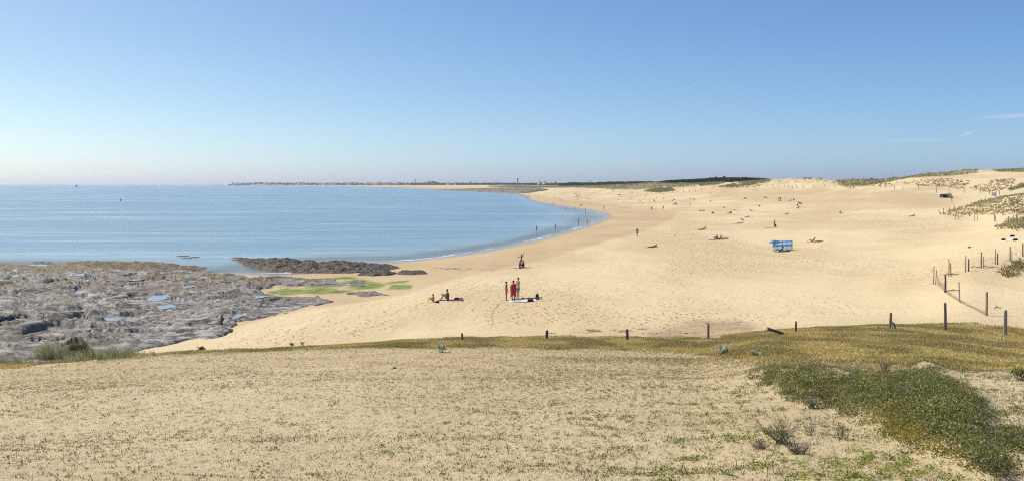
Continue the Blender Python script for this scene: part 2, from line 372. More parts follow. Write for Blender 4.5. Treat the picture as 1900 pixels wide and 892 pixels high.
wet = np.clip(wet + .16 * sstep(.0, .45, fbm(GX / 14, GY / 60, 4, 49)) * (GD > 50) * (GD < 600), 0, 1)
inland = sstep(700, 1000, GD) * sstep(7.5, 9.5, TZ)
veg = np.maximum(veg, inland * .9)
veg = np.maximum(veg, sstep(5200, 6200, GD) * sstep(2.5, 4.0, TZ))
peb = pmask(jx, jy, [(430, 615), (600, 565), (760, 545), (800, 520), (760, 515), (640, 545), (520, 555), (400, 560)], 5) * (GD > 46) * (GD < 200)
zone = np.stack([wet, veg, algae], -1).reshape(-1, 3)
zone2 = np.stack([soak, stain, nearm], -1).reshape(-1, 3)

def ground_material():
    m, n, l, b = mat_new('sand')
    tc = n.new('ShaderNodeTexCoord'); co = tc.outputs['Object']
    def noise(scale, detail=4, rough=.55, vec=None):
        q = n.new('ShaderNodeTexNoise'); q.inputs['Scale'].default_value = scale
        q.inputs['Detail'].default_value = detail; q.inputs['Roughness'].default_value = rough
        l.new(vec or co, q.inputs['Vector']); return q.outputs['Fac']
    def ramp(fac, a, b_):
        q = n.new('ShaderNodeMapRange'); q.interpolation_type = 'SMOOTHSTEP'
        q.inputs['From Min'].default_value = a; q.inputs['From Max'].default_value = b_
        l.new(fac, q.inputs['Value']); return q.outputs['Result']
    def mixc(fac, A, B):
        q = n.new('ShaderNodeMix'); q.data_type = 'RGBA'
        if isinstance(fac, float): q.inputs['Factor'].default_value = fac
        else: l.new(fac, q.inputs['Factor'])
        for k, v in (('A', A), ('B', B)):
            if isinstance(v, tuple): q.inputs[k].default_value = (*v, 1)
            else: l.new(v, q.inputs[k])
        return q.outputs['Result']
    def math_(op, a, b_):
        q = n.new('ShaderNodeMath'); q.operation = op
        for i, v in enumerate((a, b_)):
            if isinstance(v, float): q.inputs[i].default_value = v
            else: l.new(v, q.inputs[i])
        return q.outputs[0]
    z1 = n.new('ShaderNodeAttribute'); z1.attribute_name = 'zone'
    z2 = n.new('ShaderNodeAttribute'); z2.attribute_name = 'zone2'
    s1 = n.new('ShaderNodeSeparateColor'); l.new(z1.outputs['Color'], s1.inputs[0])
    s2 = n.new('ShaderNodeSeparateColor'); l.new(z2.outputs['Color'], s2.inputs[0])
    wet_shade_, veg_, alg_ = s1.outputs; soak_, stain_, near_ = s2.outputs
    mp = n.new('ShaderNodeMapping'); mp.inputs['Scale'].default_value = (1, .45, 1); l.new(co, mp.inputs['Vector'])
    dry = mixc(ramp(noise(.05, 4, vec=mp.outputs[0]), .42, .58), SAND_A, SAND_B)
    dry = mixc(math_('MULTIPLY', ramp(noise(.9, 7, .74), .5, .7), .30), dry, SAND_C)
    dry = mixc(math_('MULTIPLY', ramp(noise(14, 5, .7), .55, .72), .35), dry, (.30, .21, .12))
    wetc = mixc(ramp(noise(.12, 5, .6, mp.outputs[0]), .4, .6), WET_A, WET_B)
    c = mixc(wet_shade_, dry, wetc)
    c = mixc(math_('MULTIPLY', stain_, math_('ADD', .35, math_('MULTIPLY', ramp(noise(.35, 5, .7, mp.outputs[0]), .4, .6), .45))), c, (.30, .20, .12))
    c = mixc(soak_, c, (.36, .275, .19))
    gr = mixc(ramp(noise(.03, 5, .65), .4, .6), (.28, .235, .10), (.40, .32, .17))
    gr = mixc(ramp(noise(.5, 6, .7), .42, .6), gr, (.19, .18, .07))
    c = mixc(veg_, c, gr)
    c = mixc(math_('MULTIPLY', alg_, ramp(noise(.9, 6, .75, mp.outputs[0]), .22, .46)), c, mixc(ramp(noise(.8, 6, .75, mp.outputs[0]), .4, .6), (.24, .26, .06), (.11, .16, .04)))
    l.new(c, b.inputs['Base Color'])
    rr = n.new('ShaderNodeMapRange'); l.new(soak_, rr.inputs['Value']); rr.inputs['To Min'].default_value = .95; rr.inputs['To Max'].default_value = .14
    l.new(rr.outputs[0], b.inputs['Roughness'])
    sp = n.new('ShaderNodeMapRange'); l.new(soak_, sp.inputs['Value']); sp.inputs['To Min'].default_value = .2; sp.inputs['To Max'].default_value = .75; l.new(sp.outputs[0], b.inputs['Specular IOR Level'])
    # trampled sand: dimples and ridges
    vo = n.new('ShaderNodeTexVoronoi'); vo.feature = 'SMOOTH_F1'; vo.inputs['Scale'].default_value = 1.7; vo.inputs['Smoothness'].default_value = .35
    wv = n.new('ShaderNodeMapping'); wv.inputs['Scale'].default_value = (1, .8, 1); l.new(co, wv.inputs['Vector'])
    dn = n.new('ShaderNodeTexNoise'); dn.inputs['Scale'].default_value = 1.7; dn.inputs['Detail'].default_value = 3; l.new(co, dn.inputs['Vector'])
    vm = n.new('ShaderNodeVectorMath'); vm.operation = 'MULTIPLY_ADD'; vm.inputs[1].default_value = (.9, .9, .9)
    l.new(dn.outputs['Color'], vm.inputs[0]); l.new(wv.outputs[0], vm.inputs[2]); l.new(vm.outputs[0], vo.inputs['Vector'])
    pit = ramp(vo.outputs['Distance'], .08, .42)
    tr = ramp(noise(.045, 5, .62, mp.outputs[0]), .40, .60)
    drym = math_('SUBTRACT', 1.0, wet_shade_)
    far_amt = math_('MULTIPLY', math_('MULTIPLY', pit, .17), math_('MULTIPLY', tr, drym))
    far_amt = math_('MULTIPLY', far_amt, math_('SUBTRACT', 1.0, near_))
    lum = math_('MULTIPLY', noise(2.6, 6, .66), .10)
    lum = math_('MULTIPLY', lum, math_('SUBTRACT', 1.0, math_('MULTIPLY', wet_shade_, .75)))
    fine = math_('MULTIPLY', noise(9, 6, .68), .085)
    fine = math_('MULTIPLY', fine, near_)
    grit = math_('MULTIPLY', noise(38, 4, .6), .012)
    grit = math_('MULTIPLY', grit, near_)
    h = math_('ADD', math_('ADD', far_amt, lum), math_('ADD', fine, grit))
    bu = n.new('ShaderNodeBump'); bu.inputs['Strength'].default_value = 1.0; bu.inputs['Distance'].default_value = 1.0
    l.new(h, bu.inputs['Height']); l.new(bu.outputs[0], b.inputs['Normal'])
    return m
SAND_A = (.635, .508, .290); SAND_B = (.555, .428, .235); SAND_C = (.42, .325, .185)
WET_A = (.455, .325, .175); WET_B = (.40, .28, .145)
ground_mat = ground_material()
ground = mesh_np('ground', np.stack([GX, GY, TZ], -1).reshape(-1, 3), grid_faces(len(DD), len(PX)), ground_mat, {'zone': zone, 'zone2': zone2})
tag(ground, kind='structure')

# ------------------------------------------------------------------ the sea
def sea():
    px = np.arange(-2600, 4200, 6.0)
    dd = np.concatenate([np.exp(np.arange(math.log(60), math.log(13000), .0125)), [15000, 18000, 23000, 29000]])
    P, D = np.meshgrid(px, dd)
    zt = np.where(D < 12900, zat(P, np.minimum(D, 12900)), -20.0)
    zt = np.where((P < PX[0]) , np.minimum(zt, -2.0) * (D > 300) + (D <= 300) * zt, zt)
    depth = -zt
    keep = (depth > -0.25)
    q = keep[:-1, :-1] | keep[1:, :-1] | keep[:-1, 1:] | keep[1:, 1:]
    m, n, l, b = mat_new('sea_water')
    tc = n.new('ShaderNodeTexCoord'); co = tc.outputs['Object']
    dp = n.new('ShaderNodeAttribute'); dp.attribute_name = 'depth'
    def noise(scale, sc=(1, 1, 1), detail=4, rough=.6, rot=0.0):
        mp = n.new('ShaderNodeMapping'); mp.inputs['Scale'].default_value = sc; mp.inputs['Rotation'].default_value = (0, 0, rot)
        l.new(co, mp.inputs['Vector'])
        q_ = n.new('ShaderNodeTexNoise'); q_.inputs['Scale'].default_value = scale; q_.inputs['Detail'].default_value = detail; q_.inputs['Roughness'].default_value = rough
        l.new(mp.outputs[0], q_.inputs['Vector']); return q_.outputs['Fac']
    def mr(f, a, b_, c, d_):
        q_ = n.new('ShaderNodeMapRange'); q_.interpolation_type = 'SMOOTHSTEP'
        for k, v in (('From Min', a), ('From Max', b_), ('To Min', c), ('To Max', d_)): q_.inputs[k].default_value = v
        l.new(f, q_.inputs['Value']); return q_.outputs[0]
    def mu(a, b_, op='MULTIPLY'):
        q_ = n.new('ShaderNodeMath'); q_.operation = op
        for i, v in enumerate((a, b_)):
            if isinstance(v, float): q_.inputs[i].default_value = v
            else: l.new(v, q_.inputs[i])
        return q_.outputs[0]
    cr = n.new('ShaderNodeValToRGB'); cr.color_ramp.elements[0].position = 0.0
    cr.color_ramp.elements[0].color = (.26, .30, .25, 1)
    e = cr.color_ramp.elements.new(.12); e.color = (.17, .27, .31, 1)
    e = cr.color_ramp.elements.new(.40); e.color = (.15, .25, .31, 1)
    cr.color_ramp.elements[-1].position = 1.0; cr.color_ramp.elements[-1].color = (.13, .225, .295, 1)
    l.new(mu(dp.outputs['Fac'], 1 / 6.0), cr.inputs[0])
    # thin broken foam where the water meets the sand
    fz = mu(noise(.22, (1, .6, 1), 4, .6), .16)
    dd_ = mu(dp.outputs['Fac'], fz, 'SUBTRACT')
    fo = mu(mr(dd_, -.07, -.045, 0, 1), mr(dd_, -.035, -.01, 1, 0))
    fo = mu(fo, mr(noise(.05, (1, 1, 1), 3), .42, .6, .15, 1))
    mf = n.new('ShaderNodeMix'); mf.data_type = 'RGBA'; l.new(fo, mf.inputs['Factor']); l.new(cr.outputs[0], mf.inputs['A']); mf.inputs['B'].default_value = (.75, .76, .76, 1)
    l.new(mf.outputs['Result'], b.inputs['Base Color'])
    streak = mu(mr(noise(.006, (1, 4.5, 1), 5, .6, .08), .42, .60, 0, 1), mr(noise(.03, (1, 5, 1), 4, .6, -.05), .35, .62, .35, 1))
    calm = mr(dp.outputs['Fac'], .05, 1.6, .12, 1.0)
    amp = mu(mr(streak, 0, 1, 1.0, .55), calm)
    w1 = mu(noise(1.1, (1, 1.6, 1), 5, .62, .2), .42)
    w2 = mu(noise(.16, (1, 2.2, 1), 4, .55, -.15), .9)
    w3 = mu(noise(.035, (1, 2.6, 1), 5, .6, .1), 3.2)
    h = mu(mu(mu(w1, w2, 'ADD'), w3, 'ADD'), amp)
    bu = n.new('ShaderNodeBump'); bu.inputs['Strength'].default_value = .75; bu.inputs['Distance'].default_value = .55
    l.new(h, bu.inputs['Height']); l.new(bu.outputs[0], b.inputs['Normal'])
    l.new(mr(streak, 0, 1, .22, .10), b.inputs['Roughness'])
    b.inputs['IOR'].default_value = 1.333
    tr = n.new('ShaderNodeBsdfTransparent')
    ms = n.new('ShaderNodeMixShader')
    l.new(mu(mr(dp.outputs['Fac'], 0.0, .40, .30, 1.0), fo, 'MAXIMUM'), ms.inputs[0])
    l.new(tr.outputs[0], ms.inputs[1]); l.new(b.outputs[0], ms.inputs[2])
    l.new(ms.outputs[0], n['Material Output'].inputs['Surface'])
    V = np.stack([(P - HX) / F * D, D, np.zeros_like(D)], -1).reshape(-1, 3)
    fc = grid_faces(len(dd), len(px), q)
    used = np.unique(fc); re = np.full(len(V), -1); re[used] = np.arange(len(used))
    o = mesh_np('sea_water', V[used], re[fc], m, {'depth': depth.ravel()[used]})
    tag(o, kind='structure')
    return m
sea_mat = sea()

# ------------------------------------------------------------------ haze: one even body of sea air round everything
def haze():
    V = [(x, y, z) for z in (-22.0, 90.0) for x, y in ((-64000, -60), (64000, -60), (64000, 31000), (-64000, 31000))]
    m = bpy.data.materials.new('haze'); m.use_nodes = True; n = m.node_tree.nodes; l = m.node_tree.links
    n.remove(n['Principled BSDF'])
    v = n.new('ShaderNodeVolumePrincipled'); v.inputs['Density'].default_value = HAZE
    v.inputs['Color'].default_value = (.88, .95, 1.0, 1); v.inputs['Anisotropy'].default_value = .4
    l.new(v.outputs[0], n['Material Output'].inputs['Volume'])
    m.cycles.homogeneous_volume = True
    o = mesh_np('haze', V, [(0, 3, 2, 1), (4, 5, 6, 7), (0, 1, 5, 4), (1, 2, 6, 5), (2, 3, 7, 6), (3, 0, 4, 7)], m, smooth=False)
    tag(o, kind='stuff', label='thin pale sea haze over the bay and the far town', cat='haze')
HAZE = 5.5e-5
haze()


# ------------------------------------------------------------------ rocks
def rock_material(name, dark, light, tint, weed=None, scale=1.0, rough=.75):
    m, n, l, b = mat_new(name)
    tc = n.new('ShaderNodeTexCoord'); co = tc.outputs['Object']
    def noise(sc, st=(1, 1, 1), det=5, ro=.62):
        mp = n.new('ShaderNodeMapping'); mp.inputs['Scale'].default_value = st; l.new(co, mp.inputs['Vector'])
        q = n.new('ShaderNodeTexNoise'); q.inputs['Scale'].default_value = sc * scale; q.inputs['Detail'].default_value = det; q.inputs['Roughness'].default_value = ro
        l.new(mp.outputs[0], q.inputs['Vector']); return q.outputs['Fac']
    def mr(f, a, b_):
        q = n.new('ShaderNodeMapRange'); q.interpolation_type = 'SMOOTHSTEP'; q.inputs['From Min'].default_value = a; q.inputs['From Max'].default_value = b_
        l.new(f, q.inputs['Value']); return q.outputs[0]
    def mix(f, A, B):
        q = n.new('ShaderNodeMix'); q.data_type = 'RGBA'; l.new(f, q.inputs['Factor'])
        for k, v in (('A', A), ('B', B)):
            if isinstance(v, tuple): q.inputs[k].default_value = (*v, 1)
            else: l.new(v, q.inputs[k])
        return q.outputs['Result']
    c = mix(mr(noise(1.1, (.6, 1, 1)), .40, .62), dark, light)
    c = mix(mr(noise(.22, (.5, 1, 1), 4), .45, .62), c, tint)
    c = mix(mr(noise(3.2, (.5, 1.2, 1), 7, .75), .50, .64), c, tuple(x * .4 for x in dark))
    c = mix(mr(noise(.9, (.35, 1.6, 1), 6, .7), .56, .66), c, tuple(min(1, x * 1.25) for x in light))
    if weed:
        a = n.new('ShaderNodeAttribute'); a.attribute_name = 'weed'
        w = mix(mr(noise(1.6, det=6, ro=.7), .38, .62), weed[0], weed[1])
        w = mix(mr(noise(.7, det=6, ro=.7), .56, .66), w, weed[2])
        c = mix(a.outputs['Fac'], c, w)
    l.new(c, b.inputs['Base Color'])
    rr = n.new('ShaderNodeMapRange'); l.new(noise(.8), rr.inputs['Value']); rr.inputs['To Min'].default_value = rough - .15; rr.inputs['To Max'].default_value = rough + .1
    l.new(rr.outputs[0], b.inputs['Roughness']); b.inputs['Specular IOR Level'].default_value = .45
    mu = n.new('ShaderNodeMath'); mu.operation = 'MULTIPLY_ADD'; mu.inputs[1].default_value = .5
    l.new(noise(8.0, (.6, 1, 1.4), 6, .7), mu.inputs[0]); l.new(noise(2.2, (.5, 1, 1.4), 6, .65), mu.inputs[2])
    bu = n.new('ShaderNodeBump'); bu.inputs['Strength'].default_value = .9; bu.inputs['Distance'].default_value = .22 / scale
    l.new(mu.outputs[0], bu.inputs['Height']); l.new(bu.outputs[0], b.inputs['Normal'])
    return m
shelf_poly = [(-520, 690), (-520, 486), (0, 491), (60, 492), (110, 489), (250, 489), (330, 494), (400, 500), (405, 506), (480, 509), (540, 513), (600, 516), (640, 521), (655, 527), (600, 530), (520, 533), (485, 541),
              (540, 547), (600, 551), (625, 560), (585, 567), (545, 580), (500, 591), (460, 598), (430, 602), (452, 612), (420, 626), (350, 636), (290, 646), (200, 664), (60, 690)]
shelf2 = [(632, 536), (690, 539), (730, 541), (770, 535), (762, 545), (730, 549), (680, 555), (655, 549), (640, 543)]
shelf3 = [(560, 521), (640, 519), (700, 524), (690, 531), (640, 536), (580, 534)]
ROCKM = rock_material('shelf_rock', (.078, .070, .056), (.385, .360, .305), (.22, .18, .13), ((.13, .075, .02), (.22, .15, .04), (.10, .14, .03)))
pool_spots = [(292, 560, 15, 4.5), (306, 579, 13, 3.4), (150, 545, 9, 2.6), (140, 551, 6, 2), (207, 601, 16, 3.2), (112, 579, 10, 2.4), (150, 586, 9, 2), (443, 590, 9, 3), (424, 563, 6, 1.8), (153, 514, 9, 1.8),
              (253, 523, 10, 1.8), (160, 528, 12, 1.6), (350, 540, 9, 1.8), (78, 531, 9, 1.5), (610, 569, 10, 1.6), (66, 526, 7, 1.5), (318, 521, 7, 1.2), (30, 516, 9, 1.4), (480, 556, 11, 2.0), (495, 542, 12, 1.5), (235, 603, 8, 1.6)]
def rock_shelf():
    px = np.arange(-520, 800, 1.5); dd = np.exp(np.arange(math.log(47), math.log(150), .0034))
    P, D = np.meshgrid(px, dd); X = (P - HX) / F * D
    base = zat(P, D); py = PY_(base, D)
    jx_ = P + fbm(X / 2.5, D / 5, 4, 61) * 30; jy_ = py + fbm(X / 3, D / 6, 4, 63) * 9
    sd = np.maximum(poly_sd(jx_, jy_, shelf_poly), np.maximum(poly_sd(jx_, jy_, shelf2) * .7, poly_sd(jx_, jy_, shelf3) * .7))
    mk = sstep(-2, 5, sd)
    wx = X + fbm(X / 6, D / 6, 2, 70) * 4; wy = D + X * .22 + fbm(X / 9, D / 9, 2, 72) * 6
    layer = ridged(wx / 12, wy / 4.2, 3, 74, .5)
    slabs = wy / 3.6 + fbm(wx / 16, wy / 9, 3, 75) * 2.4; saw = (slabs - np.floor(slabs)); step = (1 - saw) * sstep(0, .06, saw) * (.4 + .8 * sstep(-.3, .4, fbm(wx / 7, wy / 12, 2, 79)))
    s2 = wy / 1.3 + fbm(wx / 5, wy / 3, 3, 92) * 2.2; w2_ = s2 - np.floor(s2); step2 = (1 - w2_) * sstep(0, .12, w2_) * sstep(-.25, .3, fbm(wx / 4, wy / 5, 2, 93))
    crack = sstep(.80, .97, ridged(wx / 5.5, wy / 2.2, 2, 88, .45))
    big = fbm(X / 14, D / 18, 3, 76)
    small = ridged(X / 1.1, wy / .8, 3, 77, .6)
    h = .04 + .24 * layer + .46 * step + .24 * step2 + .32 * big + .08 * small - .22 * crack
    fade = .35 + .65 * sstep(0, 30, sd)
    z = base + mk * np.maximum(h, -.02) * fade - (1 - mk) * .6
    sea_edge = sstep(500, 492, py)
    z = z - sea_edge * .05
    kx = np.zeros_like(P); sm = gsm(gsm(z, 6, 0), 4, 1)
    for (cx, cy, rx, ry) in pool_spots:
        w = np.sqrt(((P - cx) / (rx * 1.35)) ** 2 + ((py - cy) / (ry * 1.35)) ** 2) + fbm(X / .8, D / 2.2, 3, int(cx)) * .45
        kx = np.maximum(kx, 1 - sstep(.75, 1.15, w))
    z = z * (1 - kx) + (sm - .05) * kx
    weed = np.clip(sstep(510, 498, py + fbm(X / 3, D / 5, 3, 81) * 14) * .95, 0, 1)
    weed = np.maximum(weed, .55 * sstep(560, 520, py) * sstep(.0, .3, fbm(X / 4, D / 8, 4, 83)))
    alg = pmask(P, py, [(380, 508), (560, 512), (620, 520), (560, 530), (430, 530), (380, 520)], 6) * sstep(-.1, .25, fbm(X / 2.5, D / 5, 3, 85))
    weed = np.maximum(weed, alg)
    keep = mk > .02
    q = keep[:-1, :-1] | keep[1:, 1:]
    V = np.stack([X, D, z], -1).reshape(-1, 3); fc = grid_faces(len(dd), len(px), q)
    used = np.unique(fc); re = np.full(len(V), -1); re[used] = np.arange(len(used))
    o = mesh_np('rock_shelf', V[used], re[fc], ROCKM, {'weed': weed.ravel()[used]}, smooth=True)
    tag(o, kind='structure')
    ci_ = lambda x, y: (int(np.argmin(abs(dd - y))), int(np.argmin(abs(px - (x / y * F + HX)))))
    # pools left standing in the hollows
    for (cx, cy, rx, ry) in pool_spots:
        d0 = at(cx, cy, 46).y
        dl = at(cx, cy + ry, 46).y; dh = at(cx, cy - ry, 46).y
        c = at(cx, cy, 46); ax = rx / F * d0 * 1.25; ay = (dh - dl) / 2 * 1.25
        a = np.linspace(0, 2 * np.pi, 49)[:-1]
        r = 1 + fbm(np.cos(a) * 1.3 + cx, np.sin(a) * 1.3, 3, 9) * .6
        Vp = [(c.x, c.y, 0)] + [(c.x + ax * r_ * math.cos(t), c.y + ay * r_ * math.sin(t), 0) for t, r_ in zip(a, r)]
        rr_, cc_ = ci_(c.x, c.y); zz = z[rr_, cc_] + .03
        Vp = [(x, y, zz) for x, y, _ in Vp]
        po = mesh_np('rock_pool', Vp, [(0, 1 + i, 1 + (i + 1) % 48) for i in range(48)], sea_pool)
        tag(po, kind='structure')
sea_pool, _n, _l, _b = mat_new('pool_water')
_b.inputs['Base Color'].default_value = (.24, .26, .26, 1); _b.inputs['Roughness'].default_value = .04; _b.inputs['IOR'].default_value = 1.333
rock_shelf()

def rock_patch(name, poly, hfun, mat, wscale, res, dmin=46, label=None, cat='rock', seed=0, weedf=None, kind=None, group=None, sharp=1.0):
    """a mass of rock standing on the footprint drawn by poly (photograph pixels of its base on the ground)"""
    W = [at(x, y, dmin) for x, y in poly]
    wp = [(p.x, p.y) for p in W]
    xs = [p[0] for p in wp]; ys = [p[1] for p in wp]
    nx = max(12, int((max(xs) - min(xs)) / res)); ny = max(10, int((max(ys) - min(ys)) / res / 1.3))
    X, Yd = np.meshgrid(np.linspace(min(xs) - res, max(xs) + res, nx), np.linspace(min(ys) - res, max(ys) + res, ny))
    s = wscale
    jx_ = X + fbm(X / s, Yd / s, 3, seed + 1) * s * .45; jy_ = Yd + fbm(X / s, Yd / s, 3, seed + 4) * s * .45
    sd = poly_sd(jx_, jy_, wp)
    P = X / Yd * F + HX; base = zat(P, Yd)
    H = hfun(P)
    prof_ = np.sqrt(np.clip(sstep(-.1 * s, 1.0 * s, sd), 0, 1))
    h = prof_ * H * (.35 + .5 * ridged(X / s, Yd / s, 3, seed + 7) + .45 * fbm(X / (2.2 * s), Yd / (2.2 * s), 2, seed + 9)) + prof_ * H * .28 * ridged(X / (.3 * s), Yd / (.3 * s), 3, seed + 12) * sharp
    z = base + np.where(sd > -.1 * s, h, -.5 * s) - .05
    keep = sd > -.35 * s
    q = keep[:-1, :-1] & keep[1:, 1:] & keep[1:, :-1] & keep[:-1, 1:]
    V = np.stack([X, Yd, z], -1).reshape(-1, 3); fc = grid_faces(ny, nx, q)
    used = np.unique(fc); re = np.full(len(V), -1); re[used] = np.arange(len(used))
    wd = np.ones(len(V)) if weedf is None else weedf(P, base, z, X, Yd).ravel()
    o = mesh_np(name, V[used], re[fc], mat, {'weed': wd[used]})
    tag(o, label, cat, group, kind)
    return o
RIDGEM = rock_material('ridge_rock', (.026, .019, .012), (.12, .09, .055), (.055, .04, .022), ((.04, .032, .015), (.10, .078, .03), (.09, .105, .03)), 1.0, .7)
wf = lambda P, b, z, X, Yd: np.clip(sstep(.05, .35, fbm(X / 1.5, Yd / 1.5, 3, 91) + .25 * (P < 520)), 0, 1) * .8
rock_patch('rock_outcrop', [(386, 482), (410, 486), (440, 492), (462, 499), (500, 504), (560, 506), (620, 507), (660, 506), (700, 503), (748, 497), (735, 493), (660, 490), (600, 489), (540, 487), (480, 484), (420, 479)],
           lambda P: np.interp(P, [385, 430, 500, 545, 560, 580, 592, 605, 640, 700, 750], [.4, .55, .8, .95, .7, .8, .5, .7, .75, .5, .22]), RIDGEM, 1.5, .13,
           label='long dark brown rock ridge between the sea and the tide pool', seed=3, weedf=wf)
rock_patch('rock_outcrop', [(662, 511), (690, 512), (730, 510), (738, 506), (700, 505), (675, 506)], lambda P: .5 + 0 * P, RIDGEM, .8, .12,
           label='small low brown rock on wet sand below the end of the long ridge', seed=13, weedf=wf)
rock_patch('rock_outcrop', [(736, 509), (760, 510), (795, 508), (790, 504), (760, 503), (740, 504)], lambda P: .35 + 0 * P, RIDGEM, .8, .12,
           label='low brown rock furthest right, lying on wet sand past the ridge', seed=23, weedf=wf)
REEFM = rock_material('weedy_reef', (.05, .033, .014), (.18, .115, .035), (.10, .065, .02), ((.06, .033, .01), (.19, .12, .03), (.11, .12, .025)), 1.0, .6)
rock_patch('weedy_reef', [(100, 491), (118, 496), (180, 505), (260, 509), (330, 508), (385, 503), (398, 499), (350, 496), (320, 491), (240, 488), (140, 487)],
           lambda P: .5 + 0 * P, REEFM, 1.8, .2, label='flat reef under rust brown seaweed at the edge of the sea', cat='reef', seed=33)
rock_patch('weedy_reef', [(-420, 500), (0, 501), (60, 500), (95, 497), (60, 493), (0, 490), (-420, 486)],
           lambda P: .35 + 0 * P, REEFM, 1.8, .25, label='low seaweed covered reef running out of the left edge', cat='reef', seed=43)
for k, (x, y) in enumerate([(340, 475), (362, 477), (348, 479), (70, 486), (88, 487)]):
    c = at_sea(x, y, -.12)
    bm = bmesh.new(); bmesh.ops.create_icosphere(bm, subdivisions=3, radius=1)
    for v in bm.verts:
        f = 1 + .35 * float(pnoise(v.co.x * 2 + k, v.co.y * 2, 3)) + .2 * float(pnoise(v.co.x * 5, v.co.z * 5 + k, 4))
        v.co = Vector((v.co.x * 1.1 * f, v.co.y * .5 * f, v.co.z * .20 * f))
    me = bpy.data.meshes.new('sea_rock'); bm.to_mesh(me); bm.free(); me.materials.append(RIDGEM)
    o = bpy.data.objects.new('sea_rock', me); COL.objects.link(o); o.location = c
    tag(o, ['dark rock tip just breaking the water left of the long ridge', 'small awash rock nearest the tip of the long ridge', 'small awash rock on the near side of its pair left of the ridge',
            'small awash rock in the sea off the left reef', 'awash rock beside the left end of the weedy reef'][k], 'rock', 'rocks just awash')
HEADM = rock_material('headland_rock', (.06, .055, .035), (.27, .235, .155), (.15, .13, .08), ((.07, .06, .04), (.30, .26, .17), (.13, .13, .06)), .22, .85)
rock_patch('rocky_headland', [(783, 353.6), (840, 354.6), (900, 357), (935, 359), (962, 359.6), (985, 357.5), (1012, 354), (1018, 351.5), (1000, 350.5), (960, 350.5), (900, 350.6), (850, 351.4), (810, 352.4)],
           lambda P: np.interp(P, [783, 840, 900, 960, 1000, 1018], [.8, 1.2, 2.6, 3.4, 3.0, 1.5]), HEADM, 14, 3.5, dmin=600,
           label='long headland of grey brown boulders running into the sea', cat='headland', seed=53)
WRACK = M('sea_wrack', (.10, .075, .05), .9)
# dark line of sea wrack on the wet sand
wr = []
for (x0, y0, x1, y1, n_) in [(802, 497, 822, 498, 9), (827, 498, 860, 499, 22), (860, 499, 905, 501, 8), (905, 501, 945, 500, 6), (945, 500, 985, 495, 5), (1085, 612, 1110, 615, 14), (1120, 616, 1200, 612, 10), (1000, 620, 1100, 622, 14), (1200, 622, 1330, 636, 16)]:
    for k in range(n_):
        t = rng.random(); wr.append(at(x0 + (x1 - x0) * t, y0 + (y1 - y0) * t + rng.normal() * 1.3, 48))

# ------------------------------------------------------------------ plants
def blades(Pn, n, h, w, lean, cols, spread=.03, rs=None, lift=0.0, bend=.5, wind=(0, 0), segs=2):
    """n tapering blades at every point; h may be one number per point. returns verts, tri faces, colours"""
    rs = rs or rng
    Pn = np.asarray(Pn, float); N = len(Pn) * n
    B = np.repeat(Pn, n, 0) + np.concatenate([rs.normal(size=(N, 2)) * spread, np.full((N, 1), lift)], 1)
    hh = np.repeat(np.broadcast_to(h, (len(Pn),)), n) * rs.uniform(.55, 1.15, N)
    ww = (w if np.isscalar(w) else np.repeat(w, n)) * rs.uniform(.7, 1.3, N)
    a = rs.uniform(0, 2 * np.pi, N); ln = rs.uniform(0, lean, N)
    dx = np.cos(a) * ln + wind[0]; dy = np.sin(a) * ln + wind[1]
    b = rs.uniform(0, 2 * np.pi, N); sx = np.cos(b) * ww / 2; sy = np.sin(b) * ww / 2
    mid = B + np.stack([dx * hh * .35, dy * hh * .35, hh * .6], 1)
    tip = B + np.stack([dx * hh, dy * hh, hh * (1 - bend * np.clip(np.hypot(dx, dy), 0, 1.2) * .6)], 1)
    s = np.stack([sx, sy, 0 * sx], 1)
    V = np.stack([B - s, B + s, mid + s * .8, mid - s * .8, tip], 1).reshape(-1, 3)
    o = np.arange(N)[:, None] * 5
    Fc = np.concatenate([o + np.array([[0, 1, 2]]), o + np.array([[0, 2, 3]]), o + np.array([[3, 2, 4]])], 1).reshape(-1, 3)
    cols = np.asarray(cols, float); ci = rs.integers(0, len(cols), N)
    c = cols[ci] * rs.uniform(.75, 1.25, (N, 1))
    Cc = np.repeat(c, 5, 0)
    return V, Fc, np.clip(Cc, 0, 1)
def leaves(Pn, n, size, cols, spread, height, rs=None, flat=.5):
    rs = rs or rng
    Pn = np.asarray(Pn, float); N = len(Pn) * n
    C0 = np.repeat(Pn, n, 0) + np.stack([rs.normal(size=N) * spread, rs.normal(size=N) * spread, rs.uniform(0.1, 1, N) * np.repeat(np.broadcast_to(height, (len(Pn),)), n)], 1)
    u = rs.normal(size=(N, 3)); u[:, 2] *= flat; u /= np.linalg.norm(u, axis=1, keepdims=True)
    v = rs.normal(size=(N, 3)); v[:, 2] *= flat; v -= u * (u * v).sum(1, keepdims=True); v /= np.linalg.norm(v, axis=1, keepdims=True)
    s = size * rs.uniform(.6, 1.3, (N, 1))
    V = np.stack([C0 - u * s, C0 + v * s * .45, C0 + u * s, C0 - v * s * .45], 1).reshape(-1, 3)
    Fq = (np.arange(N)[:, None] * 4 + np.arange(4)[None])
    Fc = np.concatenate([Fq[:, [0, 1, 2]], Fq[:, [0, 2, 3]]], 0)
    cols = np.asarray(cols, float); c = cols[rs.integers(0, len(cols), N)] * rs.uniform(.7, 1.3, (N, 1))
    return V, Fc, np.clip(np.repeat(c, 4, 0), 0, 1)
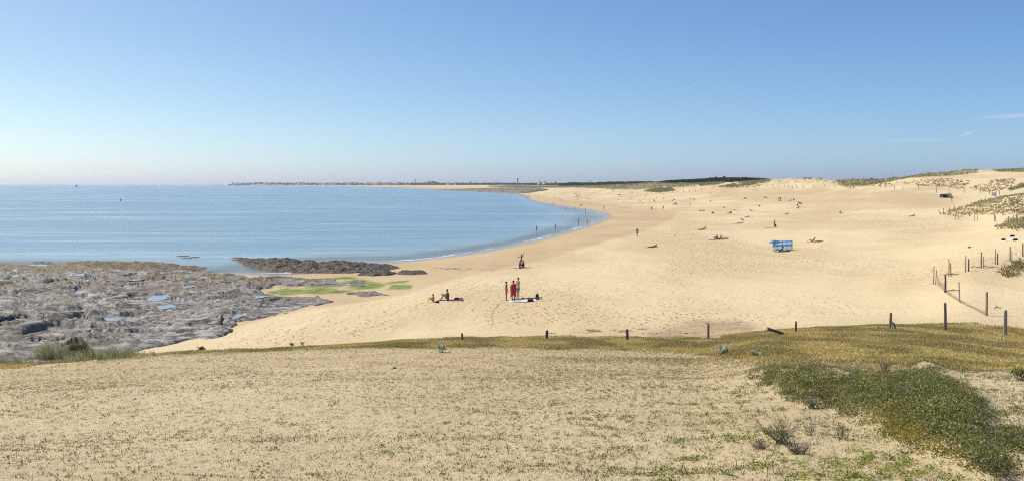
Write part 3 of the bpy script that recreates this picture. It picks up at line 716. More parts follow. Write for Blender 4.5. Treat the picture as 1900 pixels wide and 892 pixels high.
def tubes(lines, radii, cols, sides=3):
    """lines: list of (k,3) arrays; radii: (start, end) per line"""
    Vs, Fs, Cs = [], [], []; off = 0
    for ln, (r0, r1), c in zip(lines, radii, cols):
        ln = np.asarray(ln, float); k = len(ln)
        t = np.gradient(ln, axis=0); t /= np.linalg.norm(t, axis=1, keepdims=True) + 1e-9
        up = np.array([0.3, .2, .9]); u = np.cross(t, up); u /= np.linalg.norm(u, axis=1, keepdims=True) + 1e-9; v = np.cross(t, u)
        r = np.linspace(r0, r1, k)[:, None]
        ring = [ln + r * (u * math.cos(2 * math.pi * j / sides) + v * math.sin(2 * math.pi * j / sides)) for j in range(sides)]
        V = np.stack(ring, 1).reshape(-1, 3)
        for i in range(k - 1):
            for j in range(sides):
                a = off + i * sides + j; b = off + i * sides + (j + 1) % sides
                Fs.append((a, b, b + sides, a + sides))
        Vs.append(V); Cs.append(np.tile(c, (len(V), 1))); off += len(V)
    return np.concatenate(Vs), np.array(Fs), np.concatenate(Cs)
def join(*sets):
    Vs, Fs, Cs = [], [], []; off = 0
    for V, Fc, Cc in sets:
        if Fc.shape[1] == 4: Fc = np.concatenate([Fc[:, [0, 1, 2]], Fc[:, [0, 2, 3]]], 0)
        Vs.append(V); Fs.append(Fc + off); Cs.append(Cc); off += len(V)
    return np.concatenate(Vs), np.concatenate(Fs), np.concatenate(Cs)
def plant_obj(name, sets, label=None, cat=None, group=None, kind=None, parent=None, origin=None):
    V, Fc, Cc = join(*sets)
    if origin is not None: V = V - np.array(origin)
    o = mesh_np(name, V, Fc, LEAF, {'col': Cc}, smooth=False, parent=parent)
    if origin is not None and parent is None: o.location = origin
    return tag(o, label, cat, group, kind)
def scatter(n, d0, d1, px0=-150, px1=2050, power=1.0):
    """uniform over the ground inside the wedge"""
    d = np.sqrt(rng.uniform(d0 * d0, d1 * d1, n)); p = rng.uniform(px0, px1, n)
    z = zat(p, d); return p, d, z, PY_(z, d), (p - HX) / F * d
OLIVE = [(.56, .42, .14), (.45, .35, .11), (.63, .50, .21), (.34, .29, .085), (.68, .55, .28)]
DRYC = [(.16, .12, .065), (.24, .18, .10), (.11, .085, .05), (.30, .24, .14)]
SPROUT = [(.20, .20, .05), (.28, .28, .06), (.15, .14, .04), (.34, .33, .08)]

# sparse sprouts and dead stalks over the whole foreground slope
p, d, z, py, x = scatter(300000, 5.2, 38)
dens = .16 + .46 * sstep(-.15, .35, fbm(x / 1.6, d / 1.6, 3, 100)) + .2 * sstep(-.1, .3, fbm(x / .4, d / .5, 3, 101)) + .25 * sstep(750, 1100, p)
dens *= 1 - .55 * pmask(p, py, [(1380, 690), (1700, 690), (1900, 700), (1900, 892), (1500, 892), (1000, 900), (1050, 760)], 40)
dens *= sstep(39, 34, d) * .6 + .4; dens = np.clip(dens + .12, 0, 1)
k = rng.random(len(p)) < dens * .43
P3 = np.stack([x, d, z], 1)[k]; pk = p[k]
gsel = rng.random(len(P3)) < (.30 + .35 * sstep(700, 1200, pk))
cl = rng.random(len(P3))
A = P3[gsel]; Bp = P3[~gsel]
plant_obj('sparse_sprouts', [blades(A, 5, rng.uniform(.010, .036, len(A)), .007, 1.3, SPROUT, .016), leaves(A[::2], 4, .012, SPROUT, .02, .022),
                             blades(Bp, 4, rng.uniform(.010, .034, len(Bp)), .006, 1.9, DRYC, .02)],
          'thin scatter of tiny green sprouts and dead stalks over the near sand slope', 'sprouts', kind='stuff')
p, d, z, py, x = scatter(5200, 5.2, 26, 0, 1950)
A = np.stack([x, d, z], 1)[rng.random(len(p)) < sstep(-.2, .3, fbm(x / 2.2, d / 2.2, 3, 105)) * (1 - .8 * pmask(p, py, bush_poly, 10))]
plant_obj('dead_stalks', [blades(A, 3, rng.uniform(.05, .16, len(A)), .006, 3.2, [(.16, .12, .08), (.10, .08, .05), (.34, .28, .2)], .05), leaves(A[::3], 9, .013, DRYC, .035, .02)],
          'longer dead stalks and litter lying in uneven drifts on the near sand', 'dead stalks', kind='stuff')
# clumps a little bigger, green, toward the right of the slope
p, d, z, py, x = scatter(5200, 5.2, 20, 500, 2000)
k = rng.random(len(p)) < (.05 + .6 * sstep(900, 1300, p)) * sstep(-.05, .25, fbm(x / 1.1, d / 1.1, 3, 110)) * (1 - pmask(p, py, bush_poly, 10))
A = np.stack([x, d, z], 1)[k]
plant_obj('creeping_weeds', [leaves(A, 26, .015, [(.16, .21, .04), (.25, .30, .05), (.10, .14, .03), (.33, .34, .07)], .045, .035), blades(A, 6, .05, .004, 1.4, DRYC, .05)],
          'small green creeping weeds dotted over the sand at lower right', 'weeds', kind='stuff')
# olive grass of the crest and the mound
p, d, z, py, x = scatter(620000, 21, 45.5, -100, 2050)
vg = np.zeros(len(p))
crest = [(-120, 684), (0, 668), (180, 655), (300, 647), (420, 640), (620, 632), (860, 626), (1160, 628), (1320, 630), (1440, 608), (1640, 596), (1780, 600), (1960, 622), (2060, 640), (2060, 705), (1840, 691), (1700, 677),
         (1600, 668), (1500, 667), (1420, 666), (1340, 660), (1250, 651), (1100, 644), (860, 641), (620, 643), (420, 650), (300, 656), (180, 664), (0, 682), (-120, 700)]
vg = pmask(p, py + fbm(x / 1.2, d / 2, 3, 120) * 7, crest, 5)
vg *= .25 + .75 * sstep(-.35, .15, fbm(x / 1.5, d / 2.4, 4, 122) + .12)
bare = pmask(p, py, [(1700, 640), (1900, 655), (1960, 670), (1960, 640), (1850, 628), (1740, 630)], 12) * .45
k = rng.random(len(p)) < vg * (1 - bare) * .85
P3 = np.stack([x, d, z], 1)[k]; N3 = len(P3)
hs = .07 + .06 * sstep(-.2, .4, fbm(P3[:, 0] / 2, P3[:, 1] / 2, 3, 125))
tone = sstep(-.2, .3, fbm(P3[:, 0] / 2.5, P3[:, 1] / 4, 3, 127))[:, None]
V, Fc, Cc = blades(P3, 3, hs, .022, .9, OLIVE, .05)
Cc = Cc * np.repeat(.75 + .45 * tone, 15, 0)
plant_obj('low_olive_grass', [(V, Fc, np.clip(Cc, 0, 1))], 'low olive and straw coloured grass along the crest and over the mound', 'grass', kind='stuff')
# fading yellow fringe between mound and sand
p, d, z, py, x = scatter(60000, 17, 32, 900, 2000)
k = rng.random(len(p)) < pmask(p, py, [(1000, 642), (1250, 650), (1420, 664), (1600, 668), (1700, 677), (1690, 684), (1500, 680), (1350, 676), (1200, 672), (1000, 665)], 7) * .6
A = np.stack([x, d, z], 1)[k]
plant_obj('yellow_fringe_grass', [blades(A, 4, .04, .010, 1.2, [(.38, .31, .15), (.30, .24, .09), (.44, .37, .2)], .03)],
          'thin yellow grass fading from the mound into bare sand', 'grass', kind='stuff')

# creeping bush, bottom right
p, d, z, py, x = scatter(90000, 5.6, 27, 1340, 2060)
jp = p + fbm(x / .5, d / .5, 4, 130) * 36; jy2 = py + fbm(x / .5, d / .8, 4, 131) * 17
bd = np.maximum(np.maximum(poly_sd(jp, jy2, bush_poly), poly_sd(jp, jy2, bush2) - 4), np.minimum(poly_sd(jp, jy2, bush3), 10) - 18)
gaps = sstep(-.38, -.02, fbm(x / .45, d / .6, 4, 133) + .0035 * bd)
wgt = sstep(-14, 14, bd) * (.12 + .88 * gaps)
k = rng.random(len(p)) < wgt * np.clip(.42 + 6.0 / d, 0, 1)
A = np.stack([x, d, z], 1)[k]; bdk = bd[k]; pk = p[k]
clump = sstep(-.3, .35, fbm(A[:, 0] / .4, A[:, 1] / .6, 4, 135)); hb = .04 + .19 * sstep(0, 40, bdk) * (.15 + 1.0 * clump)
V, Fc, Cc = leaves(A, 14, .0165, [(.155, .155, .035), (.20, .20, .045), (.10, .10, .03), (.26, .26, .07), (.31, .26, .09), (.44, .40, .24)], .06, hb, flat=.8)
edge = (pmask(pk, PY_(A[:, 2], A[:, 1]), [(1600, 775), (1660, 765), (1700, 800), (1770, 850), (1840, 885), (1790, 885), (1700, 840), (1640, 810)], 14) + .35 * sstep(-.1, .35, fbm(A[:, 0] / .4, A[:, 1] / .5, 3, 137)) * sstep(60, 5, bdk))
edge = (np.clip(edge, 0, 1) * rng.uniform(.4, 1, len(edge)))[:, None]
ec = np.repeat(edge, 56, 0)
Cc = Cc * (1 - ec) + ec * np.array([.34, .25, .05]) * rng.uniform(.7, 1.2, (len(Cc), 1))
Cc = Cc * np.repeat(.62 + .55 * clump * rng.uniform(.6, 1.2, len(A)), 56)[:, None] * np.array([[.96, 1.06, 1.0]])
st = A[rng.random(len(A)) < .22]
plant_obj('creeping_bush', [(V, Fc, np.clip(Cc, 0, 1)), blades(st, 3, .16, .004, 1.0, [(.15, .12, .06), (.34, .30, .2), (.10, .13, .05)], .05)],
          'dark green mat of creeping plants with yellow edge, bottom right', 'creeping plants', kind='stuff')
# yellow-green succulents, bottom right
succ = [(1440, 855), (1500, 862), (1560, 868), (1600, 862), (1640, 870), (1580, 884), (1650, 885), (1700, 880), (1540, 884), (1720, 870), (1690, 858), (1620, 850), (1760, 888), (1480, 884), (1400, 865), (1385, 802), (1345, 795), (1310, 720), (1330, 740), (1350, 815), (1300, 800), (1590, 835), (1550, 855), (1660, 868)]
pts = []
for sx_, sy_ in succ:
    for j in range(8):
        a_ = sx_ + rng.normal() * 14; b_ = sy_ + rng.normal() * 5
        q = at(a_, min(b_, 905)); pts.append((q.x, q.y, q.z))
plant_obj('yellow_green_succulents', [leaves(pts, 22, .012, [(.30, .36, .05), (.22, .28, .045), (.38, .40, .07), (.14, .18, .04)], .035, .04)],
          'bright yellow green succulent patches on sand at bottom right', 'succulents', kind='stuff')

def twiggy(name, px, py, n, h, cols, label, cat='plant', seed=0, lean=1.0, leaf=None, rad=.0035, wind=(0, 0), fork=3):
    rs = np.random.default_rng(seed); c = at(px, py); root = empty(name, c)
    tag(root, label, cat)
    lines, radii, cc, tips = [], [], [], []
    for i in range(n):
        a = rs.uniform(0, 2 * math.pi); l_ = lean * rs.uniform(.2, 1); hh = h * rs.uniform(.5, 1.05)
        dv = np.array([math.cos(a) * l_ + wind[0], math.sin(a) * l_ + wind[1], 1.0]); dv /= np.linalg.norm(dv)
        b = np.array([rs.normal() * h * .16, rs.normal() * h * .16, 0])
        pts_ = [b]; 
        for s_ in range(5):
            dv = dv + rs.normal(size=3) * .10 + np.array([0, 0, .07]); dv /= np.linalg.norm(dv)
            pts_.append(pts_[-1] + dv * hh / 5)
        lines.append(pts_); radii.append((rad, rad * .45)); cc.append(np.array(cols[rs.integers(len(cols))]) * rs.uniform(.8, 1.2))
        for f_ in range(fork):
            k0 = rs.integers(2, 5); dv2 = dv + rs.normal(size=3) * .5; dv2[2] = abs(dv2[2]); dv2 /= np.linalg.norm(dv2)
            q = [pts_[k0]]
            for s_ in range(3): q.append(q[-1] + dv2 * hh * .12 + rs.normal(size=3) * hh * .012)
            lines.append(q); radii.append((rad * .7, rad * .35)); cc.append(np.array(cols[rs.integers(len(cols))]) * rs.uniform(.8, 1.2)); tips.append(q[-1])
        tips.append(pts_[-1])
    tag(plant_obj('stems', [tubes(lines, radii, cc)], parent=root), kind='stuff')
    if leaf:
        tag(plant_obj('leaves', [leaves(np.array(tips), leaf[0], leaf[1], leaf[2], leaf[1] * 1.6, leaf[1] * 1.5, rs=rs, flat=1)], parent=root), kind='stuff')
    return root
GREY = [(.20, .21, .12), (.28, .28, .18), (.14, .15, .08)]
DEADG = [(.34, .31, .26), (.20, .17, .13), (.12, .10, .08)]
twiggy('spiny_plant', 1450, 822, 60, .34, GREY, 'sprawling grey green twiggy plant on bare sand, largest of the leafless ones', seed=1, lean=1.5, wind=(-.25, .1))
twiggy('dead_twigs', 1480, 842, 42, .22, DEADG, 'flat tangle of dead grey twigs at the foot of the big twiggy plant', 'twigs', seed=2, lean=3.2, wind=(.5, -.3))
twiggy('dead_twigs', 1410, 832, 30, .15, DEADG, 'low bleached twigs left of the big twiggy plant', 'twigs', seed=12, lean=3.0)
twiggy('spiny_plant', 1503, 808, 14, .22, GREY, 'thin upright twigs right behind the big twiggy plant', seed=3, lean=.9, wind=(.2, 0))
twiggy('spiny_plant', 1560, 815, 18, .2, GREY + DEADG, 'small grey brown twiggy plant beside the yellow edge of the green mat', seed=4, lean=1.3)
twiggy('spiny_plant', 1640, 690, 26, .34, [(.42, .38, .25), (.30, .28, .16)], 'pale dry branching plant standing behind the green mat', seed=5, lean=.8, rad=.006)
twiggy('grey_tuft', 1505, 757, 40, .16, [(.34, .35, .27), (.24, .25, .19)], 'silvery grey tuft with dark shade at the near edge of the green mat', 'tuft', seed=6, lean=.8, leaf=(3, .012, [(.34, .36, .28), (.24, .26, .2)]))
twiggy('dry_stem', 1672, 745, 10, .42, [(.44, .42, .32), (.36, .35, .25)], 'pale upright dry stem growing out of the green mat', 'stem', seed=7, lean=.5, fork=5)
twiggy('sea_holly', 1343, 657, 14, .26, [(.32, .36, .22)], 'blue grey sea holly at the left foot of the grassy mound', seed=8, lean=.7, rad=.008, leaf=(6, .05, [(.52, .54, .38), (.40, .44, .29), (.58, .59, .44)]))
twiggy('sea_holly', 1400, 662, 7, .17, [(.32, .36, .22)], 'smaller pale sea holly right of the larger one at the mound foot', seed=9, lean=.8, rad=.007, leaf=(5, .045, [(.46, .50, .38), (.36, .40, .28)]))
twiggy('sea_holly', 819, 653, 10, .25, [(.32, .36, .22)], 'pale blue grey leafy plant standing alone on the crest grass', seed=10, lean=.8, rad=.008, leaf=(6, .05, [(.50, .52, .36), (.38, .42, .27)]))
twiggy('leafy_plant', 541, 643, 7, .22, [(.12, .15, .04)], 'green leafy plant on the crest, left of a dark spike', seed=11, lean=.5, rad=.01, leaf=(6, .035, [(.22, .27, .08), (.16, .20, .05)]))
twiggy('leafy_plant', 561, 643, 4, .28, [(.07, .08, .04)], 'dark narrow spike of a plant on the crest', seed=13, lean=.15, rad=.012, leaf=(6, .03, [(.10, .11, .05), (.18, .17, .08)]))
twiggy('leafy_plant', 374, 651, 18, .24, [(.08, .11, .03)], 'dark green low leafy clump on the left part of the crest', seed=14, lean=1.6, rad=.008, leaf=(7, .04, [(.06, .10, .03), (.10, .14, .04)]))
twiggy('leafy_plant', 1893, 705, 16, .26, [(.12, .10, .05)], 'brown green plant at the right frame edge on the sand lip', seed=15, lean=1.2, rad=.006, leaf=(5, .025, [(.10, .13, .04), (.2, .17, .06)]))

# marram clumps on the left of the crest
def marram(px, py, n, h, label, seed, wx=.25, rad=.5, cols=None, w=.014):
    c = at(px, py); rs = np.random.default_rng(seed)
    root = empty('marram_clump', c); tag(root, label, 'grass clump')
    off = rs.normal(size=(n, 2)) * rad * np.array([1, .6])
    b = np.stack([off[:, 0], off[:, 1], zxy(c.x + off[:, 0], c.y + off[:, 1]) - c.z], 1)
    hn = h * np.clip(1.1 - (np.hypot(off[:, 0], off[:, 1]) / (rad * 2.6)) ** 2, .35, 1)
    tag(plant_obj('blades', [blades(b, 7, hn, w, .55, cols or [(.36, .40, .20), (.46, .47, .28), (.25, .28, .12), (.60, .56, .36)], .05, rs=rs, wind=(wx, 0), bend=.7)], parent=root), kind='stuff')
    tag(plant_obj('straw', [blades(b[::2], 3, hn[::2] * .5, w, 1.0, [(.40, .34, .18), (.30, .27, .12), (.24, .26, .08)], .06, rs=rs)], parent=root), kind='stuff')
marram(98, 670, 170, 1.3, 'tall loose pale green marram clump on the left crest', 21, -.35, .6)
marram(152, 664, 300, 1.15, 'dense dark green marram clump leaning left, between two looser ones', 22, -.5, .38, [(.10, .11, .04), (.15, .17, .06), (.22, .20, .09), (.07, .08, .03)])
marram(200, 664, 120, .62, 'low grey green marram clump right of the dense dark one', 23, -.5, .8)
marram(26, 678, 140, .7, 'short marram clump nearest the left frame edge', 24, -.2, .8)
marram(238, 660, 50, .26, 'thin last tuft of marram where the crest turns bare', 25, -.4, .5)

# stones, shells and bits on the slope
def pebble(name, px, py, s, col, label, cat, seed=0):
    c = at(px, py); bm = bmesh.new(); bmesh.ops.create_icosphere(bm, subdivisions=3, radius=1)
    for v in bm.verts:
        f = 1 + .4 * float(pnoise(v.co.x * 1.7 + seed, v.co.y * 1.7, 3)) + .15 * float(pnoise(v.co.x * 5, v.co.z * 5 + seed, 4))
        v.co = Vector((v.co.x * s * f, v.co.y * s * .8 * f, v.co.z * s * .55 * f))
    me = bpy.data.meshes.new(name); bm.to_mesh(me); bm.free(); me.materials.append(M(cat + '_mat%d' % seed, col, .8, .3, 30))
    for q in me.polygons: q.use_smooth = True
    o = bpy.data.objects.new(name, me); COL.objects.link(o); o.location = c + Vector((0, 0, s * .25)); tag(o, label, cat)
pebble('stone', 732, 683, .055, (.05, .045, .04), 'dark stone alone on the bare slope near its middle', 'stone', 1)
pebble('stone', 471, 698, .045, (.5, .48, .45), 'pale stone on the slope below the left crest', 'stone', 2)
pebble('shell', 371, 732, .04, (.5, .48, .47), 'grey white shell on the slope, right one of two', 'shell', 3)
pebble('shell', 249, 740, .045, (.6, .57, .52), 'whitish shell on the slope, left one of two', 'shell', 4)
pebble('stone', 458, 684, .03, (.3, .3, .3), 'tiny grey stone above the pale stone', 'stone', 5)

# marram and scrub on the far dunes
sets = []
pp, dd_, zz_ = [], [], []
for poly, soft, dmn, dmx, cov in veg_polys[1:]:
    xs = [q[0] for q in poly]
    n_ = int(15000 if dmx > 600 else (3000 if cov > .65 else 30000))
    p = rng.uniform(min(xs) - 5, max(xs) + 5, n_ * 3); d = np.sqrt(rng.uniform(max(dmn, 90) ** 2, min(dmx, 2200) ** 2, n_ * 3))
    z = zat(p, d); py = PY_(z, d)
    sc_ = np.clip(d / 60, .6, 14) * (1.0 if cov > .65 or dmx > 600 else .4)
    w_ = pmask(p, py, poly, soft) * sstep(-.2, .2, fbm((p - HX) / F * d / (1.2 * sc_), d / (2.4 * sc_), 3, 60) + (cov - .5) * .8)
    if cov <= .65 and dmx < 600: w_ = pmask(p, py, poly, soft) * (.15 + .5 * sstep(-.3, .5, fbm((p - HX) / F * d / 1.5, d / 2.0, 3, 61))) * (.10 if dmx > 120 and cov > .2 else .05)
    k = rng.random(len(p)) < w_ * min(1, cov + .15)
    pp.append(p[k]); dd_.append(d[k]); zz_.append(z[k])
pp = np.concatenate(pp); dd_ = np.concatenate(dd_); zz_ = np.concatenate(zz_)
P3 = np.stack([(pp - HX) / F * dd_, dd_, zz_ - .05], 1); hh = np.clip(.35 + dd_ / 900, .35, 1.1)
Vb, Fb, Cb = blades(P3, 6, hh, hh * .17, .9, [(.34, .33, .15), (.45, .38, .20), (.25, .25, .11), (.22, .17, .09), (.50, .43, .25)], .22)
plant_obj('dune_grass', [(Vb, Fb, Cb)], 'tufts of green and straw marram over the distant dunes', 'dune grass', kind='stuff')
# dotted single tussocks on the bare dune faces
pp, dd_ = [], []
for poly, n_ in (([(1440, 334), (1530, 333), (1640, 337), (1660, 342), (1560, 344), (1450, 341)], 90), ([(1660, 340), (1740, 331), (1800, 336), (1790, 352), (1700, 345)], 210), ([(1800, 350), (1840, 335), (1885, 331), (1880, 350), (1830, 358)], 190),
                 ([(1310, 346), (1400, 341), (1440, 343), (1400, 349), (1330, 350)], 80), ([(1780, 400), (1850, 380), (1900, 365), (1900, 396), (1830, 398)], 140), ([(1850, 505), (1880, 486), (1900, 480), (1900, 505), (1875, 516)], 90), ([(1600, 343), (1660, 341), (1660, 346), (1600, 347)], 30)):
    xs = [q[0] for q in poly]; ys = [q[1] for q in poly]; c_ = 0
    while c_ < n_:
        a_, b_ = rng.uniform(min(xs), max(xs)), rng.uniform(min(ys), max(ys))
        if poly_sd(np.array([a_]), np.array([b_]), poly)[0] > 0:
            q = at(a_, b_, 62 if b_ > 470 else 140); pp.append((q.x, q.y, q.z)); c_ += 1
pp = np.array(pp); hh = np.clip(.2 + pp[:, 1] / 1100, .25, .6)
Vb, Fb, Cb = blades(pp, 9, hh, hh * .22, 1.2, [(.24, .21, .10), (.33, .28, .14), (.17, .14, .08), (.45, .37, .2)], .2)
plant_obj('dune_tussocks', [(Vb, Fb, Cb)], 'dotted tussocks on the bare slopes of the distant dunes', 'dune grass', kind='stuff')

# woods
def wood(name, items, cols, label, leafsize, per, seed):
    rs = np.random.default_rng(seed); Ps, Hs = [], []
    sets_ = []
    for (x_, y_, z_, r_, h_) in items:
        n_ = per
        u = rs.normal(size=(n_, 3)); u /= np.linalg.norm(u, axis=1, keepdims=True); rr = rs.uniform(.55, 1, (n_, 1)) ** .5
        q = u * rr * np.array([r_, r_, h_ * .42]) + np.array([x_, y_, z_ + h_ * .6])
        Ps.append(q)
        for k_ in range(1):
            sets_.append(np.array([[x_, y_, z_ - 1.0]]))
    Ps = np.concatenate(Ps)
    tr = np.concatenate(sets_)
    t_, f_, c_ = blades(tr, 2, items[0][4] * .8, .5, .05, [(.09, .07, .05)], .1, rs=rs)
    plant_obj(name, [leaves(Ps, 1, leafsize, cols, .3, .3, rs=rs, flat=1), (t_, f_, c_)], label, 'wood', kind='stuff')
PINE = [(.045, .060, .026), (.060, .080, .032), (.035, .045, .022), (.085, .10, .04)]
it = []
for i in range(560):
    px_ = rng.uniform(1195, 1425); d_ = rng.uniform(1050, 1500)
    top = np.interp(px_, [1195, 1240, 1300, 1330, 1345, 1400, 1425], [342, 336, 332.8, 330.5, 330.5, 331, 333]) + rng.uniform(-.8, 1.6)
    z_ = float(zat(px_, d_)); ztop = ZC - (top - HY) / F * d_; h_ = np.clip(ztop - z_, 4, 16)
    it.append(((px_ - HX) / F * d_, d_, ztop - h_, rng.uniform(3, 5.5), h_))
for px_, tp in ((1329, 328.5), (1344, 327.8), (1318, 330), (1385, 329), (1378, 329.6)):
    d_ = 1150; ztop = ZC - (tp - HY) / F * d_
    it.append(((px_ - HX) / F * d_, d_, ztop - 14, 4, 14))
wood('pine_wood', it, PINE, 'dark green pine wood behind the dunes on the skyline', 1.1, 130, 31)
it = []
for i in range(500):
    px_ = rng.uniform(1040, 1235); d_ = rng.uniform(1900, 2600)
    top = np.interp(px_, [1040, 1060, 1090, 1140, 1200, 1235], [340.6, 339.6, 339.8, 338, 337.6, 338.5]) + rng.uniform(-.6, 1.6)
    ztop = ZC - (top - HY) / F * d_; h_ = 11
    it.append(((px_ - HX) / F * d_, d_, ztop - h_, rng.uniform(5, 9), h_))
wood('distant_wood', it, PINE, 'farther tree line left of the pine wood, low on the skyline', 1.9, 90, 32)
it = []
for i in range(640):
    px_ = rng.uniform(425, 1040); d_ = np.interp(px_, [425, 620, 800, 1040], [8600, 7600, 6300, 3600]) * rng.uniform(.89, 1.06)
    lo = np.interp(px_, [425, 460, 474, 490, 600, 700, 800, 1040], [342.6, 340.8, 338.4, 339.6, 340.3, 340.6, 340.2, 340.6])
    ztop = ZC - (lo + rng.uniform(-.5, 1.1) - HY) / F * d_; h_ = 15
    it.append(((px_ - HX) / F * d_, d_, ztop - h_, rng.uniform(10, 24), h_))
wood('town_trees', it, [(.05, .065, .035), (.07, .085, .05), (.04, .05, .03)], 'blue green trees among the houses of the far town', 4.5, 60, 33)
for (px_, tp, d_, r_, lab) in ((1617, 331.5, 900, 3.0, 'round dark bush on the skyline between the two right dunes'), (1606, 332.5, 900, 1.6, 'smaller dark bush left of the round skyline bush'), (1812, 314.4, 380, .9, 'small dark bush on top of the grassy right dune')):
    ztop = ZC - (tp - HY) / F * d_; root = empty('shrub', ((px_ - HX) / F * d_, d_, ztop - r_ * 1.6)); tag(root, lab, 'shrub')
    u = rng.normal(size=(500, 3)); u /= np.linalg.norm(u, axis=1, keepdims=True)
    q = u * np.array([r_, r_, r_ * .7]) * rng.uniform(.5, 1, (500, 1)) + np.array([0, 0, r_ * .9])
    plant_obj('crown', [leaves(q, 2, r_ * .16, PINE, r_ * .1, r_ * .1, flat=1)], parent=root)
    plant_obj('trunk', [tubes([[(0, 0, -2.0), (.05, 0, r_ * .9)]], [(r_ * .08, r_ * .04)], [(.08, .06, .04)], 6)], parent=root)
tr_ = []
for (x0, y0, x1, y1) in ((932, 556, 924, 566), (924, 566, 915, 576), (915, 576, 913.5, 590), (913.5, 590, 915, 604)):
    for t in np.linspace(0, 1, 26): q_ = at(x0 + (x1 - x0) * t + rng.normal() * .25, y0 + (y1 - y0) * t, 48); tr_.append((q_.x, q_.y, q_.z))
plant_obj('drag_mark_flakes', [leaves(np.array(tr_), 3, .03, [(.16, .13, .10), (.26, .21, .16)], .03, .03, flat=.3)], 'thin crooked drag mark drawn in added dark debris across the sand below the standing group', 'flakes', kind='stuff')  # loose dark bits added to stand in for a groove in the sand
# sea wrack drawn up in lines
w_ = np.array([(q.x, q.y, q.z) for q in wr])
plant_obj('sea_wrack', [leaves(w_, 12, .05, [(.06, .045, .03), (.10, .075, .05), (.04, .03, .025)], .16, .04, flat=.3)], 'thin dark lines of sea wrack lying on the sand', 'seaweed', kind='stuff')

# ------------------------------------------------------------------ fences
WOODM = M('weathered_wood', (.24, .19, .13), .85, .35, 18)
WOODG = M('grey_wood', (.30, .27, .22), .85, .3, 18)
WOODD = M('dark_wood', (.13, .095, .07), .85, .35, 18)
WIREM = M('rusty_wire', (.16, .13, .11), .6, .2, 20)
def post_mesh(name, r, h, mat, seed=0, lx=0, ly=0, sink=.5, sides=9, split=False):
    """a rough round stake: slightly bent, tapered, cracked top"""
    rs = random.Random(seed); bm = bmesh.new(); rings = []
    zs = [-sink, -.1, h * .2, h * .4, h * .6, h * .8, h * .96, h]
    bx_, by_ = rs.uniform(-.02, .02), rs.uniform(-.02, .02)
    for i, z in enumerate(zs):
        f = z / h; rr = r * (1.06 - .16 * f) * (.86 if i == len(zs) - 1 else 1)
        cx = lx * z + bx_ * math.sin(f * 3); cy = ly * z + by_ * math.sin(f * 2.5)
        ring = []
        for k in range(sides):
            a = 2 * math.pi * k / sides; q = rr * (1 + .13 * math.sin(3 * a + seed) + rs.uniform(-.05, .05))
            ring.append(bm.verts.new((cx + q * math.cos(a), cy + q * math.sin(a), z + (rs.uniform(-.25, .25) * r if i == len(zs) - 1 else 0))))
        rings.append(ring)
    for a, b in zip(rings, rings[1:]):
        for k in range(sides): bm.faces.new((a[k], a[(k + 1) % sides], b[(k + 1) % sides], b[k]))
    bm.faces.new(rings[-1]); bm.faces.new(rings[0][::-1])
    me = bpy.data.meshes.new(name); bm.to_mesh(me); bm.free(); me.materials.append(mat); return me
def post(x, y_top, y_bot, label, w=.11, mat=None, group=None, dmin=48, d=None, lean=(0, 0), seed=0, wire=True, name='fence_post'):
    """stake from its top and foot in the photograph; d given when the foot is hidden behind the crest"""
    if d is None: c = at(x, y_bot, dmin)
    else: c = Vector(((x - HX) / F * d, d, float(zat(x, d))))
    top = ZC - (y_top - HY) / F * c.y; h = max(.35, top - c.z)
    me = post_mesh(name, w / 2, h, mat or WOODM, seed, lean[0], lean[1])
    o = bpy.data.objects.new(name, me); COL.objects.link(o); o.location = c
    tag(o, label, 'post', group or 'wooden fence posts')
    return o, c, h
def loop_wire(p, a, b, sag=.12, r=.006):
    ln = [(a.x + (b.x - a.x) * t, a.y + (b.y - a.y) * t, a.z + (b.z - a.z) * t - sag * 4 * t * (1 - t)) for t in np.linspace(0, 1, 9)]
    V, Fc, Cc = tubes([[(q[0] - p.location.x, q[1] - p.location.y, q[2] - p.location.z) for q in ln]], [(r, r)], [(.1, .1, .1)], 4)
    mesh_np('wire', V, Fc, WIREM, parent=p)
near_posts = [
 (857, 629, 42.0, .10, WOODD, 'short dark post stub just showing above the crest, leftmost'),
 (1015, 612, 41.5, .14, WOODD, 'dark square topped post behind the crest, second from the left'),
 (1163, 610.5, 41.5, .13, WOODD, 'dark post behind the crest, between the stub side post and the leaning one'),
 (1314.5, 599.5, 41.5, .11, WOODM, 'brown post behind the crest beside the dark damp patch'),
 (1477, 595.5, 41.5, .09, WOODD, 'thin dark post at the left shoulder of the grassy mound')]
for i, (x, yt, d_, w_, m_, lab) in enumerate(near_posts): post(x, yt, 0, lab, w_, m_, d=d_, seed=i)
o, c, h = post(1652, 579.5, 0, 'dark post with a bleached split foot on top of the grassy mound', .11, WOODD, d=40.3, lean=(.03, 0), seed=7)
sp_ = post_mesh('splinter', .05, h * .5, M('bleached_wood', (.55, .50, .42), .8, .2, 20), 8, .06, -.02, .3); q = bpy.data.objects.new('splinter', sp_); COL.objects.link(q); q.parent = o; q.location = (.05, -.06, 0)
sp_ = post_mesh('brace', .035, h * .45, WOODD, 9, -.35, 0, .2); q = bpy.data.objects.new('brace', sp_); COL.objects.link(q); q.parent = o; q.location = (.26, 0, 0)
post(1754, 561, 0, 'tall brown post on the right part of the grassy mound', .12, WOODM, d=40.5, lean=(-.01, 0), seed=10)
o, c, h = post(1865, 574.5, 0, 'thick grey weathered post where the mound drops at right', .15, WOODG, d=41.0, lean=(.02, 0), seed=11)
c = at(1440, 622, 20); me = post_mesh('fallen_log', .065, .75, WOODD, 12, 0, 0, .1)
o = bpy.data.objects.new('fallen_log', me); COL.objects.link(o); o.location = c + Vector((-.3, 0, .28)); o.rotation_euler = (0, math.radians(108), .2)
